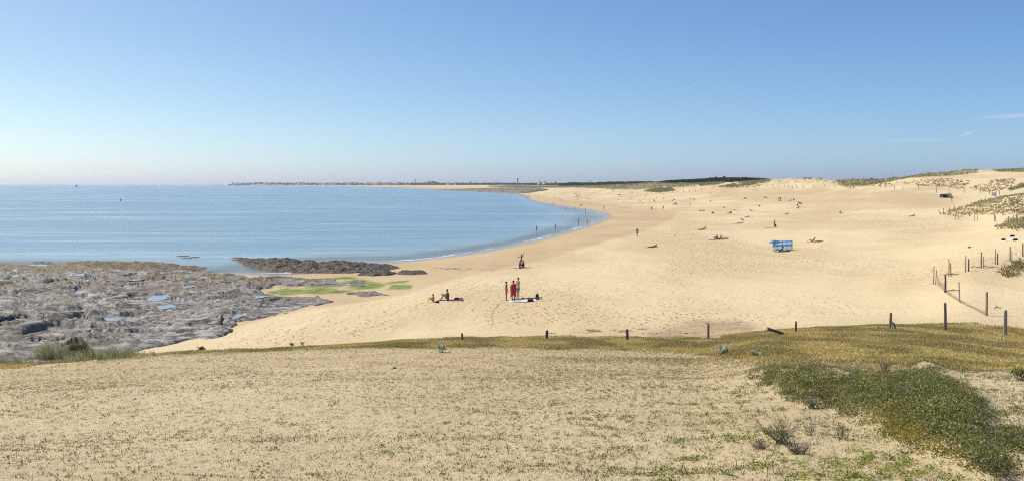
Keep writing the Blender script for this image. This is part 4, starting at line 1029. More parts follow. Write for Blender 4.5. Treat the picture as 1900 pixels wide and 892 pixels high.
tag(o, 'dark fallen log end lying at the left shoulder of the mound', 'log')
fence_b = [
 (1830, 541, 585, .13, WOODM, (.02, 0), 'light brown leaning post with a pale split top below the thick grey one'),
 (1781, 522.5, 561, .08, WOODG, (-.04, 0), 'thin pale post between the light split one and the dark one'),
 (1753.5, 508.5, 542, .13, WOODD, (0, 0), 'thick dark post wrapped in netting near the fence corner'),
 (1732, 493, 527, .07, WOODG, (.03, 0), 'slim leaning grey post at the fence corner, leftmost'),
 (1736, 500, 528, .06, WOODM, (.06, 0), 'second slim post leaning on the corner one'),
 (1740.5, 506, 528, .05, M('silver_wood', (.5, .46, .4), .8, .2, 20), (-.10, 0), 'bleached short stake leaning inside the fence corner'),
 (1760.5, 480, 512, .08, WOODM, (0, 0), 'taller post of the first pair past the fence corner'),
 (1764.5, 488, 512, .08, WOODD, (-.04, 0), 'shorter reddish post of the first pair past the fence corner'),
 (1791.5, 474, 504, .08, WOODM, (.02, 0), 'taller post of the second pair past the fence corner'),
 (1797, 480, 503, .10, WOODD, (.01, 0), 'shorter dark post of the second pair past the fence corner'),
 (1820.5, 467, 497.5, .09, WOODM, (.01, 0), 'taller post of the third pair past the fence corner'),
 (1825, 475, 497, .07, WOODG, (-.02, 0), 'shorter pale post of the third pair past the fence corner'),
 (1847, 462, 490.5, .07, WOODM, (0, 0), 'taller post of the fourth pair past the fence corner'),
 (1851, 470, 490.5, .10, WOODD, (-.01, 0), 'shorter dark post of the fourth pair past the fence corner'),
 (1874, 457, 484, .09, WOODD, (.01, 0), 'taller post of the fifth pair, left of the grassy bank'),
 (1877.5, 464, 483.5, .06, WOODG, (0, 0), 'shorter post of the fifth pair, left of the grassy bank'),
 (1898, 450.5, 476, .11, WOODM, (0, 0), 'post cut by the right frame edge above the grassy bank')]
pv = []
for i, (x, yt, yb, w_, m_, ln_, lab) in enumerate(fence_b):
    o, c, h = post(x, yt, yb, lab, w_, m_, lean=ln_, seed=20 + i, dmin=44); pv.append((o, c, h))
for a, b in ((0, 1), (1, 2), (2, 4), (4, 6), (6, 8), (8, 10), (10, 12), (12, 14), (14, 16)):
    A_, B_ = pv[a], pv[b]
    for f_ in (.12, .5):
        loop_wire(A_[0], A_[1] + Vector((0, 0, A_[2] * f_)), B_[1] + Vector((0, 0, B_[2] * f_)), .10, .004)
# netting sagging at the fence corner
def netting(p0, p1, h, label, sag=.3):
    n_ = 26; lines = []
    for i in range(n_ + 1):
        t = i / n_; x = p0.x + (p1.x - p0.x) * t; y = p0.y + (p1.y - p0.y) * t; zb = float(zxy(x, y)); hh_ = h * (1 - sag * math.sin(t * math.pi)) * (.9 + .1 * math.sin(i * 2.1))
        lines.append([(x, y + .05 * math.sin(i), zb), (x + .03 * math.sin(i * 1.7), y, zb + hh_ * .5), (x + .05 * math.sin(i * .9), y, zb + hh_)])
    for k in range(7):
        f_ = k / 6
        lines.append([(p0.x + (p1.x - p0.x) * t, p0.y + (p1.y - p0.y) * t, float(zxy(p0.x + (p1.x - p0.x) * t, p0.y + (p1.y - p0.y) * t)) + h * f_ * (1 - sag * math.sin(t * math.pi))) for t in np.linspace(0, 1, 14)])
    V, Fc, Cc = tubes(lines, [(.004, .004)] * len(lines), [(.1, .1, .1)] * len(lines), 3)
    o = mesh_np('wire_netting', V, Fc, WIREM); tag(o, label, 'netting')
netting(pv[5][1], pv[2][1], .75, 'sagging wire netting between the corner stakes and the thick dark post', .45)
netting(pv[2][1], pv[1][1], .3, 'low collapsed wire netting on the sand beside the thin pale post', .2)
netting(pv[1][1], pv[0][1], .22, 'half buried wire netting running to the light split post', .3)
sticks = [(1773, 510, 2.1, .1, 'dark driftwood stick lying behind the fence corner', 0), (1811, 496, 1.1, .3, 'bit of driftwood left of the third pair of posts', 1), (1832, 496, 1.6, -.1, 'long driftwood stick right of the third pair of posts', 2),
          (1775, 540, 1.6, .15, 'loose stick on the sand by the thick dark post', 3), (1852, 572, .5, .2, 'dark scrap of wood on the sand behind the leaning post', 4)]
for x, y, L_, a_, lab, k in sticks:
    c = at(x, y, 46)
    V, Fc, Cc = tubes([[(-L_ / 2, 0, .03), (-L_ * .2, .05, .09), (L_ * .15, -.03, .05), (L_ / 2, .04, .06)], [(-L_ * .2, .05, .09), (0, .12, .2)]], [(.03, .02), (.02, .01)], [(.1, .1, .1)] * 2, 5)
    o = mesh_np('driftwood', V, Fc, WOODD); o.location = c; o.rotation_euler = (0, 0, a_); tag(o, lab, 'driftwood')
# far fences (thin stakes; every one its own object)
far = []
def stake(x, yt, yb, w_, mat, label, group, dmin, lean=0.0, seed=0):
    c = at(x, yb, dmin); h = max(.5, (yb - yt) * c.y / F)
    k = (round(h, 1), round(w_, 2), mat.name, round(lean, 2))
    if k not in _stk: _stk[k] = post_mesh('fence_stake', w_ / 2, h, mat, int(x), lean, 0, .4, 6)
    o = bpy.data.objects.new('fence_stake', _stk[k]); COL.objects.link(o); o.location = c; tag(o, label, 'post', group)
_stk = {}
mid = [(1750.5, 386.5, 397.5, .0, 'leftmost upright stake at the tip of the grassy hillock'), (1745.5, 391, 398.5, -.6, 'fallen back stake at the very tip of the grassy hillock'), (1761.5, 383.5, 393.5, 0, 'second upright stake from the tip of the hillock'),
       (1771.5, 382, 390, 0, 'third upright stake from the tip of the hillock'), (1802, 378, 383, 0, 'short stake half way up the back edge of the hillock'), (1811.5, 376, 381, 0, 'short stake next up the back edge of the hillock'),
       (1820.5, 369, 377, 0, 'slim tall stake on the back edge of the hillock'), (1829, 363, 374, 0, 'stake with a tuft at its foot on the back edge of the hillock'),
       (1772.5, 397, 408.5, 0, 'thin stake below the tip of the hillock'), (1777, 399, 407.5, .9, 'strongly leaning stake below the tip of the hillock'),
       (1808.5, 399, 411, 0, 'left stake of the pair in front of the hillock'), (1812.5, 399, 410, .18, 'thick leaning stake of the pair in front of the hillock'),
       (1845.5, 398, 411.5, 0, 'left stake of the crossed pair in front of the hillock'), (1848, 400, 411.5, -.12, 'right stake of the crossed pair in front of the hillock'),
       (1868, 404, 420, 0, 'left grey stake of the close pair at right below the hillock'), (1871, 401, 416.5, 0, 'right grey stake of the close pair at right below the hillock'),
       (1880, 397.5, 413, 0, 'tall stake left in the tangle at right below the hillock'), (1884, 400, 412, .35, 'slanting stake in the tangle at right below the hillock'),
       (1886.5, 396.5, 419.5, 0, 'tallest stake in the tangle at right below the hillock'), (1889.5, 399, 411, -.4, 'bleached leaning stake in the tangle at right')]
for i, (x, yt, yb, ln_, lab) in enumerate(mid): stake(x, yt, yb, .13, WOODG if i % 3 else WOODM, lab, 'stakes round the grassy hillock', 105, ln_, i)
G1 = 'thin fence stake at the foot of the right dunes'
for x, yb in ((1634, 348.5), (1643, 349), (1651.5, 350), (1659.5, 351.5), (1675.5, 352.2), (1704.5, 352.5), (1737.5, 357.5), (1761, 358), (1789, 358), (1819, 358.5), (1836, 361.5), (1848.5, 362), (1854.5, 362)):
    stake(x, yb - 7.5, yb, .14, WOODD, G1, 'stakes of the far right fence', 230)
G2 = 'tiny fence stake in the row below the middle dunes'
for x, yb in ((1435.5, 349), (1445, 349), (1455, 349), (1463, 349), (1478, 349.2), (1490.5, 349), (1509.5, 348.5), (1529.5, 347.8), (1549, 348), (1573.5, 351), (1338, 350.5), (1347.5, 350.5), (1350, 350.5), (1354, 350), (1360, 350.3), (1366, 350), (1371, 350), (1378, 349.8), (1387, 349)):
    stake(x, yb - 5.5, yb, .17, WOODD, G2, 'stakes of the middle dune fence', 300)
G3 = 'faint far stake on the sand below the left dunes'
for x, yb in ((1208, 358.5), (1217, 359.5), (1226, 358.5), (1236, 358), (1247.5, 358.2), (1257.5, 357.6), (1268, 357.3), (1279.5, 356.5), (1290, 356), (1301, 353.5), (1321, 351.8)):
    stake(x, yb - 4.6, yb, .22, WOODD, G3, 'stakes of the far left dune fence', 400)
for x, yt, yb, lab in ((1602.5, 328.5, 335.5, 'tall thin pole on the skyline, left of the skyline bush'), (1605.8, 331, 335.5, 'shorter pole beside the tall thin one on the skyline'), (1656.5, 324, 330.5, 'lone thin mast on the left end of the right dune')):
    d_ = 700 if x < 1650 else 430
    c = Vector(((x - HX) / F * d_, d_, float(zat(x, d_)))); h = ZC - (yt - HY) / F * d_ - c.z
    me = post_mesh('pole', .16 if x < 1650 else .08, h, WOODD, int(x), 0, 0, .5, 6); o = bpy.data.objects.new('pole', me); COL.objects.link(o); o.location = c; tag(o, lab, 'pole')

# ------------------------------------------------------------------ people
SK = {'fair': M('skin_fair', (.50, .30, .20), .6, .06), 'tan': M('skin_tan', (.34, .18, .105), .6, .06), 'deep': M('skin_deep', (.20, .10, .06), .6, .06)}
HAIRM = {'dark': M('hair_dark', (.018, .013, .01), .6, .3, 40), 'brown': M('hair_brown', (.07, .04, .02), .6, .3, 40), 'blond': M('hair_blond', (.36, .24, .11), .6, .3, 40)}
EYE = M('eye_dark', (.02, .015, .012), .3)
CL = {'black': (.02, .02, .022), 'navy': (.03, .045, .10), 'blue': (.05, .25, .42), 'red': (.42, .03, .045), 'white': (.72, .72, .70), 'green': (.06, .20, .09), 'orange': (.62, .16, .05), 'grey': (.22, .22, .23), 'pink': (.58, .22, .25), 'yellow': (.66, .52, .10), 'darkred': (.16, .02, .03), 'tur': (.06, .34, .44), 'brown': (.13, .07, .045), 'khaki': (.32, .27, .17)}
def thin_cloth(c):
    k = 'thin_' + c
    if k in _simple: return _simple[k]
    m, n, l, b = mat_new(k); b.inputs['Base Color'].default_value = (*CL[c], 1); b.inputs['Roughness'].default_value = .8
    t = n.new('ShaderNodeBsdfTranslucent'); t.inputs['Color'].default_value = (*CL[c], 1); ms = n.new('ShaderNodeMixShader'); ms.inputs[0].default_value = .72
    l.new(b.outputs[0], ms.inputs[1]); l.new(t.outputs[0], ms.inputs[2]); l.new(ms.outputs[0], n['Material Output'].inputs['Surface']); _simple[k] = m; return m
def cloth(c): return M('cloth_' + c, CL[c], .85, .15, 12)

def skin_me(name, pts, edges, radii, mat, sub=1):
    me = bpy.data.meshes.new(name + '_cage'); me.from_pydata(pts, edges, []); me.update()
    o = bpy.data.objects.new(name + '_cage', me); COL.objects.link(o)
    md = o.modifiers.new('s', 'SKIN'); md.use_smooth_shade = True
    sd = me.skin_vertices[0].data
    for i, r in enumerate(radii):
        sd[i].radius = (r, r) if not isinstance(r, tuple) else r
        sd[i].use_root = (i == 0)
    if sub: s_ = o.modifiers.new('u', 'SUBSURF'); s_.levels = sub; s_.render_levels = sub
    dg = bpy.context.evaluated_depsgraph_get(); ev = o.evaluated_get(dg)
    m2 = bpy.data.meshes.new_from_object(ev); m2.name = name
    bpy.data.objects.remove(o); bpy.data.meshes.remove(me)
    m2.materials.clear(); m2.materials.append(mat)
    for p in m2.polygons: p.use_smooth = True
    return m2
def v3(*a): return Vector(a)
class Pose:
    def __init__(s, pel, torso, arms, legs, head=None, k=1.0):
        """pel: pelvis point; torso: direction; arms/legs: for L and R the joints elbow, wrist / knee, ankle, toe"""
        s.pel = v3(*pel); t = v3(*torso).normalized(); s.t = t
        side = v3(0, 1, 0); s.f = side.cross(t)
        s.belly = s.pel + t * .19; s.chest = s.pel + t * .37; s.nb = s.pel + t * .50; s.neck = s.pel + t * .58
        hd = v3(*(head or torso)).normalized(); s.hd = hd
        s.head = s.neck + hd * .10 + s.f * .015; s.top = s.neck + hd * .20 + s.f * .01
        s.sh = [s.pel + t * .485 + side * .175, s.pel + t * .485 - side * .175]
        s.hip = [s.pel + side * .085 - t * .03, s.pel - side * .085 - t * .03]
        s.arms = [[v3(*q) for q in a] for a in arms]; s.legs = [[v3(*q) for q in a] for a in legs]
    def body(s):
        P = [s.pel, s.belly, s.chest, s.nb, s.neck, s.head, s.top]; R = [.125, .112, .135, .085, .052, .083, .062]; E = [(0, 1), (1, 2), (2, 3), (3, 4), (4, 5), (5, 6)]
        for i in (0, 1):
            b = len(P); P += [s.sh[i], s.arms[i][0], s.arms[i][1]]; R += [.062, .040, .028]; E += [(3, b), (b, b + 1), (b + 1, b + 2)]
            w = s.arms[i][1]; dr = (w - s.arms[i][0]).normalized(); P.append(w + dr * .07); R.append((.038, .018)); E.append((b + 2, b + 3))
            b = len(P); k, a, t = s.legs[i]; P += [s.hip[i], s.hip[i].lerp(k, .35), k, k.lerp(a, .35), a, t]; R += [.088, .080, .055, .054, .036, .030]
            E += [(0, b)] + [(b + j, b + j + 1) for j in range(5)]
        return P, E, R
    def mesh(s, name='body'):
        P, E, R = s.body(); me = skin_me(name, P, E, R, SK['tan'])
        bm = bmesh.new(); bm.from_mesh(me)
        # nose, ears and eyes
        side = v3(0, 1, 0); f = side.cross(s.hd)
        def blob(c, r, sc, idx=0):
            g = bmesh.ops.create_icosphere(bm, subdivisions=1, radius=r)
            for v in g['verts']:
                v.co = c + f * v.co.x * sc[0] + side * v.co.y * sc[1] + s.hd * v.co.z * sc[2]
                for q in v.link_faces: q.material_index = idx; q.smooth = True
        blob(s.head + f * .088, .016, (1, .7, 1.5)); blob(s.head + side * .078, .022, (.6, .4, 1.2)); blob(s.head - side * .078, .022, (.6, .4, 1.2))
        blob(s.head + f * .080 + side * .03 + s.hd * .02, .010, (.6, 1, .7), 1); blob(s.head + f * .080 - side * .03 + s.hd * .02, .010, (.6, 1, .7), 1)
        blob(s.head + f * .080 - s.hd * .045, .012, (.5, 1.8, .4), 1)
        # five fingers on each hand
        for i in (0, 1):
            e, w = s.arms[i]; dr = (w - e).normalized(); acr = dr.cross(v3(0, 1, 0)); acr = acr.normalized() if acr.length > .1 else v3(1, 0, 0); nor = dr.cross(acr)
            for k, (off, ln) in enumerate(((-.028, .075), (-.010, .085), (.010, .08), (.027, .062), (-.04, .055))):
                st = w + dr * (.10 if k < 4 else .045) + acr * off; d2 = dr if k < 4 else (dr * .6 - acr * .8).normalized()
                mid_ = st + d2 * ln * .55; end = mid_ + (d2 + nor * .45).normalized() * ln * .45
                rings = []
                for q, r in ((st, .010), (mid_, .009), (end, .006)):
                    u = d2.cross(nor).normalized(); rings.append([bm.verts.new(q + (u * math.cos(a) + nor * math.sin(a)) * r) for a in (0, 1.57, 3.14, 4.71)])
                for a, b in zip(rings, rings[1:]):
                    for j in range(4): bm.faces.new((a[j], a[(j + 1) % 4], b[(j + 1) % 4], b[j]))
                bm.faces.new(rings[-1]); bm.faces.new(rings[0][::-1])
        bm.to_mesh(me); bm.free(); me.materials.append(EYE)
        return me
    def hair(s, long=False, bun=False):
        side = v3(0, 1, 0); f = side.cross(s.hd); bm = bmesh.new(); bmesh.ops.create_icosphere(bm, subdivisions=3, radius=1)
        for v in bm.verts:
            c = v.co.copy(); r = .100 + .006 * float(pnoise(c.x * 4, c.y * 4 + c.z * 3, 5))
            if c.x > .35 and c.z < .45: r = .07
            if c.z < -.35 and not long: r = .06
            zz = c.z * r * 1.12
            if long and c.z < -.2 and c.x < .2: zz -= .14 * min(1, -c.z)
            v.co = s.head + s.hd * (.035 + zz) + f * (c.x * r - .012) + side * c.y * r * .93
        if bun:
            g = bmesh.ops.create_icosphere(bm, subdivisions=2, radius=.05)
            for v in g['verts']: v.co = s.head + s.hd * .07 - f * .115 + v.co
        me = bpy.data.meshes.new('hair'); bm.to_mesh(me); bm.free(); me.materials.append(HAIRM['dark'])
        for p in me.polygons: p.use_smooth = True
        return me
    def trunks(s, long=.6):
        P = [s.pel + s.t * .05, s.pel]; R = [.130, .145]; E = [(0, 1)]
        for i in (0, 1):
            b = len(P); k = s.legs[i][0]; P += [s.hip[i], s.hip[i].lerp(k, long)]; R += [.105, .098 if long > .3 else .092]; E += [(1, b), (b, b + 1)]
        return skin_me('trunks', P, E, R, cloth('navy'))
    def top_(s):
        P = [s.chest + s.t * .03, s.chest - s.t * .04]; R = [.146, .138]; E = [(0, 1)]
        return skin_me('bikini_top', P, E, R, cloth('black'))
    def shirt(s):
        P = [s.belly - s.t * .12, s.belly, s.chest, s.nb - s.t * .03]; R = [.142, .130, .150, .10]; E = [(0, 1), (1, 2), (2, 3)]
        for i in (0, 1):
            b = len(P); P += [s.sh[i], s.sh[i].lerp(s.arms[i][0], .75)]; R += [.078, .060]; E += [(3, b), (b, b + 1)]
        return skin_me('shirt', P, E, R, cloth('navy'))
def leg(x0, y, st=0): return [(st * .5, y, .50), (st, y * 1.05, .08), (st + .15, y * 1.25, .03)]
def LR(f): return [f(1), f(-1)]
armdown = LR(lambda s: [(.0, s * .235, 1.17), (.06, s * .25, .92)])
legst = LR(lambda s: [(.02, s * .095, .50), (-.01, s * .10, .08), (.15, s * .125, .03)])
POS = {
 'stand': Pose((0, 0, .94), (0, 0, 1), armdown, legst),
 'walk': Pose((0, 0, .93), (.06, 0, 1), [[(-.12, .235, 1.18), (-.08, .25, .93)], [(.12, -.235, 1.18), (.24, -.22, .98)]], [[(.17, .09, .52), (.26, .09, .10), (.40, .11, .08)], [(-.02, -.09, .49), (-.28, -.09, .14), (-.17, -.11, .04)]]),
 'akimbo': Pose((0, 0, .94), (0, 0, 1), LR(lambda s: [(-.06, s * .36, 1.20), (.05, s * .19, 1.03)]), legst),
 'phone': Pose((0, 0, .94), (-.02, 0, 1), [[(.05, .24, 1.19), (.26, .10, 1.36)], [(0, -.235, 1.17), (.06, -.25, .92)]], legst),
 'wave': Pose((0, 0, .94), (0, .06, 1), [[(.02, .30, 1.68), (.02, .24, 1.95)], [(.02, -.42, 1.32), (.03, -.62, 1.48)]], legst),
 'wade': Pose((0, 0, .94), (.05, 0, 1), LR(lambda s: [(.04, s * .38, 1.26), (.16, s * .52, 1.20)]), legst),
 'bend': Pose((-.10, 0, .90), (.86, 0, .45), LR(lambda s: [(.36, s * .20, .86), (.45, s * .16, .60)]), legst, (.95, 0, .1)),
 'crouch': Pose((-.08, 0, .36), (.45, 0, .9), LR(lambda s: [(.30, s * .2, .50), (.46, s * .12, .34)]), LR(lambda s: [(.34, s * .15, .46), (.04, s * .14, .09), (.18, s * .16, .03)])),
 'sit_knees': Pose((0, 0, .13), (.10, 0, 1), LR(lambda s: [(.20, s * .25, .44), (.44, s * .14, .50)]), LR(lambda s: [(.40, s * .12, .46), (.60, s * .12, .08), (.75, s * .14, .04)])),
 'sit_back': Pose((0, 0, .13), (-.45, 0, .9), LR(lambda s: [(-.40, s * .26, .36), (-.50, s * .28, .06)]), LR(lambda s: [(.42, s * .10, .22), (.82, s * .10, .07), (.88, s * .13, .19)]), (-.1, 0, 1)),
 'recline': Pose((0, 0, .13), (-.75, 0, .62), LR(lambda s: [(-.46, s * .26, .08), (-.22, s * .26, .06)]), LR(lambda s: [(.34, s * .11, .40), (.62, s * .12, .08), (.77, s * .14, .05)]), (-.3, 0, 1)),
 'lie_back': Pose((0, 0, .12), (-1, 0, .03), LR(lambda s: [(-.22, s * .30, .08), (.03, s * .34, .05)]), LR(lambda s: [(.42, s * .10, .10), (.85, s * .12, .07), (.90, s * .15, .19)])),
 'lie_knees': Pose((0, 0, .12), (-1, 0, .05), LR(lambda s: [(-.24, s * .30, .08), (.0, s * .30, .06)]), LR(lambda s: [(.30, s * .10, .44), (.52, s * .11, .08), (.67, s * .13, .04)])),
 'lie_front': Pose((0, 0, .12), (1, 0, .04), LR(lambda s: [(.62, s * .32, .06), (.78, s * .14, .06)]), LR(lambda s: [(-.42, s * .10, .09), (-.85, s * .12, .08), (-.98, s * .13, .04)])),
 'prone_up': Pose((0, 0, .12), (.90, 0, .36), LR(lambda s: [(.52, s * .22, .06), (.74, s * .10, .07)]), LR(lambda s: [(-.42, s * .10, .09), (-.85, s * .12, .08), (-.98, s * .13, .04)]), (.5, 0, .9)),
}
_pm = {}
def pmesh(pose, kind):
    k = (pose, kind)
    if k not in _pm:
        p = POS[pose]
        _pm[k] = {'body': p.mesh, 'hair': p.hair, 'long': lambda: p.hair(True), 'bun': lambda: p.hair(False, True), 'trunks': p.trunks, 'brief': lambda: p.trunks(.16), 'top': p.top_, 'shirt': p.shirt}[kind]()
    return _pm[k]
def setmat(o, m):
    o.material_slots[0].link = 'OBJECT'; o.material_slots[0].material = m
def person(loc, yaw, pose, label, skin='tan', hair='dark', hk='hair', low=('trunks', 'navy'), up=None, s=1.0, group='people on the beach', tilt=None):
    b = bpy.data.objects.new('person', pmesh(pose, 'body')); COL.objects.link(b); setmat(b, SK[skin])
    b.location = loc; b.rotation_euler = (0, 0, math.radians(yaw)); b.scale = (s, s, s)
    tag(b, label, 'person', group)
    def child(nm, kind, mt):
        c = bpy.data.objects.new(nm, pmesh(pose, kind)); COL.objects.link(c); setmat(c, mt); c.parent = b
    child('hair', hk, HAIRM[hair])
    if low: child('trunks' if low[0] == 'trunks' else 'bikini_bottom', low[0], cloth(low[1]))
    if up: child('bikini_top' if up[0] == 'top' else 'shirt', up[0], cloth(up[1]))
    return b
def towel(c, yaw, col, label, L_=1.75, W_=.85, group='towels and mats', name='beach_towel', stripe=None):
    nx, ny = 16, 8; a = math.radians(yaw); V = []
    for j in range(ny + 1):
        for i in range(nx + 1):
            u, v = (i / nx - .5) * L_, (j / ny - .5) * W_
            x = c.x + u * math.cos(a) - v * math.sin(a); y = c.y + u * math.sin(a) + v * math.cos(a)
            V.append((x - c.x, y - c.y, float(zxy(x, y)) - c.z + .035 + .012 * float(pnoise(x * 3, y * 3, 6))))
    V = np.array(V); top = grid_faces(ny + 1, nx + 1); B = V.copy(); B[:, 2] -= .03; n_ = len(V)
    rim = [i for i in range(nx + 1)] + [j * (nx + 1) + nx for j in range(1, ny + 1)] + [ny * (nx + 1) + i for i in range(nx - 1, -1, -1)] + [j * (nx + 1) for j in range(ny - 1, 0, -1)]
    sides = [(rim[k], n_ + rim[k], n_ + rim[(k + 1) % len(rim)], rim[(k + 1) % len(rim)]) for k in range(len(rim))]
    fc = np.concatenate([top, top[:, ::-1] + n_, np.array(sides)])
    mi = np.zeros(len(fc), int); ms = [cloth(col)]
    if stripe: ms.append(cloth(stripe)); mi[:len(top)] = ((np.arange(len(top)) % nx) // 2) % 2
    o = mesh_np(name, np.concatenate([V, B]), fc, ms, mat_idx=mi); o.location = c; tag(o, label, 'towel', group)
    return o
def bag(c, s, col, label, kind='bag', yaw=0):
    root = empty('backpack' if kind == 'backpack' else 'beach_bag', c, yaw); tag(root, label, kind)
    bm = bmesh.new(); bmesh.ops.create_cube(bm, size=1); bmesh.ops.bevel(bm, geom=bm.edges[:], offset=.22, segments=3, affect='EDGES', profile=.6)
    tall = kind == 'backpack'
    for v in bm.verts:
        z = v.co.z + .5; w_ = 1 - .35 * z * z
        v.co = Vector((v.co.x * s * (.75 if tall else 1.5) * w_, v.co.y * s * .55 * w_, z * s * (1.15 if tall else .62) + .01 * math.sin(v.co.x * 20)))
    me = bpy.data.meshes.new('bag_body'); bm.to_mesh(me); bm.free(); me.materials.append(cloth(col))
    for q in me.polygons: q.use_smooth = True
    o = bpy.data.objects.new('bag_body', me); COL.objects.link(o); o.parent = root
    for sg in (-1, 1):
        ln = [(sg * s * .2, -s * .26, s * (1.0 if tall else .5)), (sg * s * .24, -s * .38, s * (.75 if tall else .68)), (sg * s * .24, -s * .36, s * .35), (sg * s * .2, -s * .26, s * .12)]
        V, Fc, Cc = tubes([ln], [(s * .045, s * .045)], [(.1, .1, .1)], 5); mesh_np('strap', V, Fc, cloth('black'), parent=root)
    if tall:
        V = [(x * s, y_ * s, z * s) for x, y_, z in ((-.22, -.30, .15), (.22, -.30, .15), (.20, -.33, .5), (-.20, -.33, .5), (-.22, -.2, .15), (.22, -.2, .15), (.2, -.2, .5), (-.2, -.2, .5))]
        mesh_np('pocket', V, [(0, 1, 2, 3), (4, 7, 6, 5), (0, 4, 5, 1), (3, 2, 6, 7), (0, 3, 7, 4), (1, 5, 6, 2)], cloth('grey'), parent=root, smooth=False)
    return root
def parasol(c, h, r, cols, label, tilt=(0, 0), n=8):
    root = empty('parasol', c); tag(root, label, 'parasol', 'parasols on the beach')
    tx, ty = tilt; T = Matrix.Rotation(tx, 4, 'Y') @ Matrix.Rotation(ty, 4, 'X')
    bm = bmesh.new(); apex = bm.verts.new(T @ Vector((0, 0, h))); r1, r2 = [], []
    for k in range(n):
        a = 2 * math.pi * k / n; r1.append(bm.verts.new(T @ Vector((r * .55 * math.cos(a), r * .55 * math.sin(a), h - r * .16)))); r2.append(bm.verts.new(T @ Vector((r * math.cos(a), r * math.sin(a), h - r * .42))))
    for k in range(n):
        j = (k + 1) % n
        f1 = bm.faces.new((apex, r1[k], r1[j])); f2 = bm.faces.new((r1[k], r2[k], r2[j], r1[j])); f1.material_index = f2.material_index = k % len(cols)
    me = bpy.data.meshes.new('canopy'); bm.to_mesh(me); bm.free()
    for q in cols: me.materials.append(thin_cloth(q))
    o = bpy.data.objects.new('canopy', me); COL.objects.link(o); o.parent = root; md = o.modifiers.new('t', 'SOLIDIFY'); md.thickness = .01
    p1 = T @ Vector((0, 0, h + .04))
    V, Fc, Cc = tubes([[(0, 0, -.3), tuple(p1 * .5), tuple(p1)]], [(.018, .018)], [(.1, .1, .1)], 6); mesh_np('pole', V, Fc, M('pole_metal', (.5, .5, .5), .4, .1, 5, .6), parent=root)
    return root

P_ = at
# -- the standing group in the middle
person(P_(939.5, 557.5, 48), -15, 'stand', 'slim girl with a hair bun in a dark bikini, left of the red towel', 'tan', 'dark', 'bun', ('brief', 'black'), ('top', 'black'), .93)
pr = person(P_(952.5, 559.5, 48), 80, 'stand', 'person wrapped in a big red towel, seen from behind', 'tan', 'dark', 'hair', ('trunks', 'navy'), None, 1.02)
def wrap(parent):
    bm = bmesh.new(); rings = []
    for i, (z, rx, ry) in enumerate(((.46, .17, .24), (.62, .17, .235), (.80, .165, .22), (1.0, .16, .215), (1.2, .165, .235), (1.34, .16, .24), (1.42, .13, .19), (1.49, .08, .10))):
        ring = []
        for k in range(28):
            a = 2 * math.pi * k / 28; w_ = 1 + (.11 * math.sin(a * 5 + z * 2) + .06 * math.sin(a * 9 - z * 3)) * (1.3 - z * .6)
            ring.append(bm.verts.new((rx * w_ * math.cos(a) - .01, ry * w_ * math.sin(a), z + .13 * math.sin(a * 2 + 1) * (1 - z / 1.5))))
        rings.append(ring)
    for a, b in zip(rings, rings[1:]):
        for k in range(28): bm.faces.new((a[k], a[(k + 1) % 28], b[(k + 1) % 28], b[k]))
    me = bpy.data.meshes.new('wrapped_towel'); bm.to_mesh(me); bm.free(); me.materials.append(cloth('red'))
    for q in me.polygons: q.use_smooth = True
    o = bpy.data.objects.new('wrapped_towel', me); COL.objects.link(o); o.parent = parent; md = o.modifiers.new('t', 'SOLIDIFY'); md.thickness = .015
wrap(pr)
person(P_(961.5, 553, 48), 215, 'phone', 'bare chested boy in light blue shorts beside the red towel', 'fair', 'dark', 'hair', ('trunks', 'blue'), None, 1.03)
towel(P_(971, 558.5, 48), 2, 'white', 'large white towel on the sand right of the standing group', 2.3, 1.1)
towel(P_(978, 553.4, 48), 3, 'navy', 'dark blue mat behind the white towel', 2.6, .8)
bag(P_(984.5, 559, 48), .38, 'darkred', 'dark red bag lying on the end of the white towel')
bag(P_(996.8, 555, 48), .42, 'black', 'black backpack standing on the end of the dark mat', 'backpack')
bag(P_(970.5, 553.8, 48), .18, 'black', 'small dark bag on the far mat near the boy')
# -- the seated pair at left
person(P_(831.5, 556.5, 48), 190, 'sit_knees', 'person in a dark shirt sitting hugging bent knees, facing the sea', 'tan', 'dark', 'hair', ('trunks', 'grey'), ('shirt', 'brown'), 1.03)
person(P_(804.5, 560, 48), 175, 'sit_knees', 'child in orange sitting low with feet in the sand, leftmost on the beach', 'fair', 'brown', 'long', ('brief', 'orange'), ('shirt', 'orange'), .75)
towel(P_(796, 560.6, 48), 0, 'yellow', 'yellow towel at the left of the child in orange', 1.4, .6)
towel(P_(836, 556.7, 48), 0, 'brown', 'dark mat under the seated person in the dark shirt', 2.2, .9)
towel(P_(820, 560.2, 48), 8, 'white', 'crumpled white towel between the child and the seated person', 1.0, .7)
bag(P_(811.5, 561.3, 48), .26, 'black', 'small black bag at the feet of the child in orange')
bag(P_(847.5, 555.6, 48), .34, 'brown', 'dark brown bag on the mat behind the seated person')
bag(P_(855.5, 554.6, 48), .22, 'grey', 'small grey bag past the end of the dark mat')
# -- the waving group on the wet sand
person(P_(967.3, 495.5, 48), 275, 'wave', 'person waving with one arm straight up on the wet sand', 'tan', 'dark', 'hair', ('brief', 'brown'), None, .98)
person(P_(963.5, 497, 48), 10, 'sit_knees', 'seated person at the left foot of the waving one', 'deep', 'dark', 'hair', ('trunks', 'white'), None, .95)
person(P_(971.8, 496.3, 48), 170, 'sit_knees', 'seated person in dark clothes right of the waving one', 'tan', 'dark', 'hair', ('trunks', 'grey'), ('shirt', 'navy'), 1.0)
bag(P_(965.5, 497.4, 48), .3, 'black', 'black bag between the two seated by the waving person')
towel(P_(968, 496.8, 48), 0, 'grey', 'grey blanket under the group around the waving person', 2.2, 1.0)
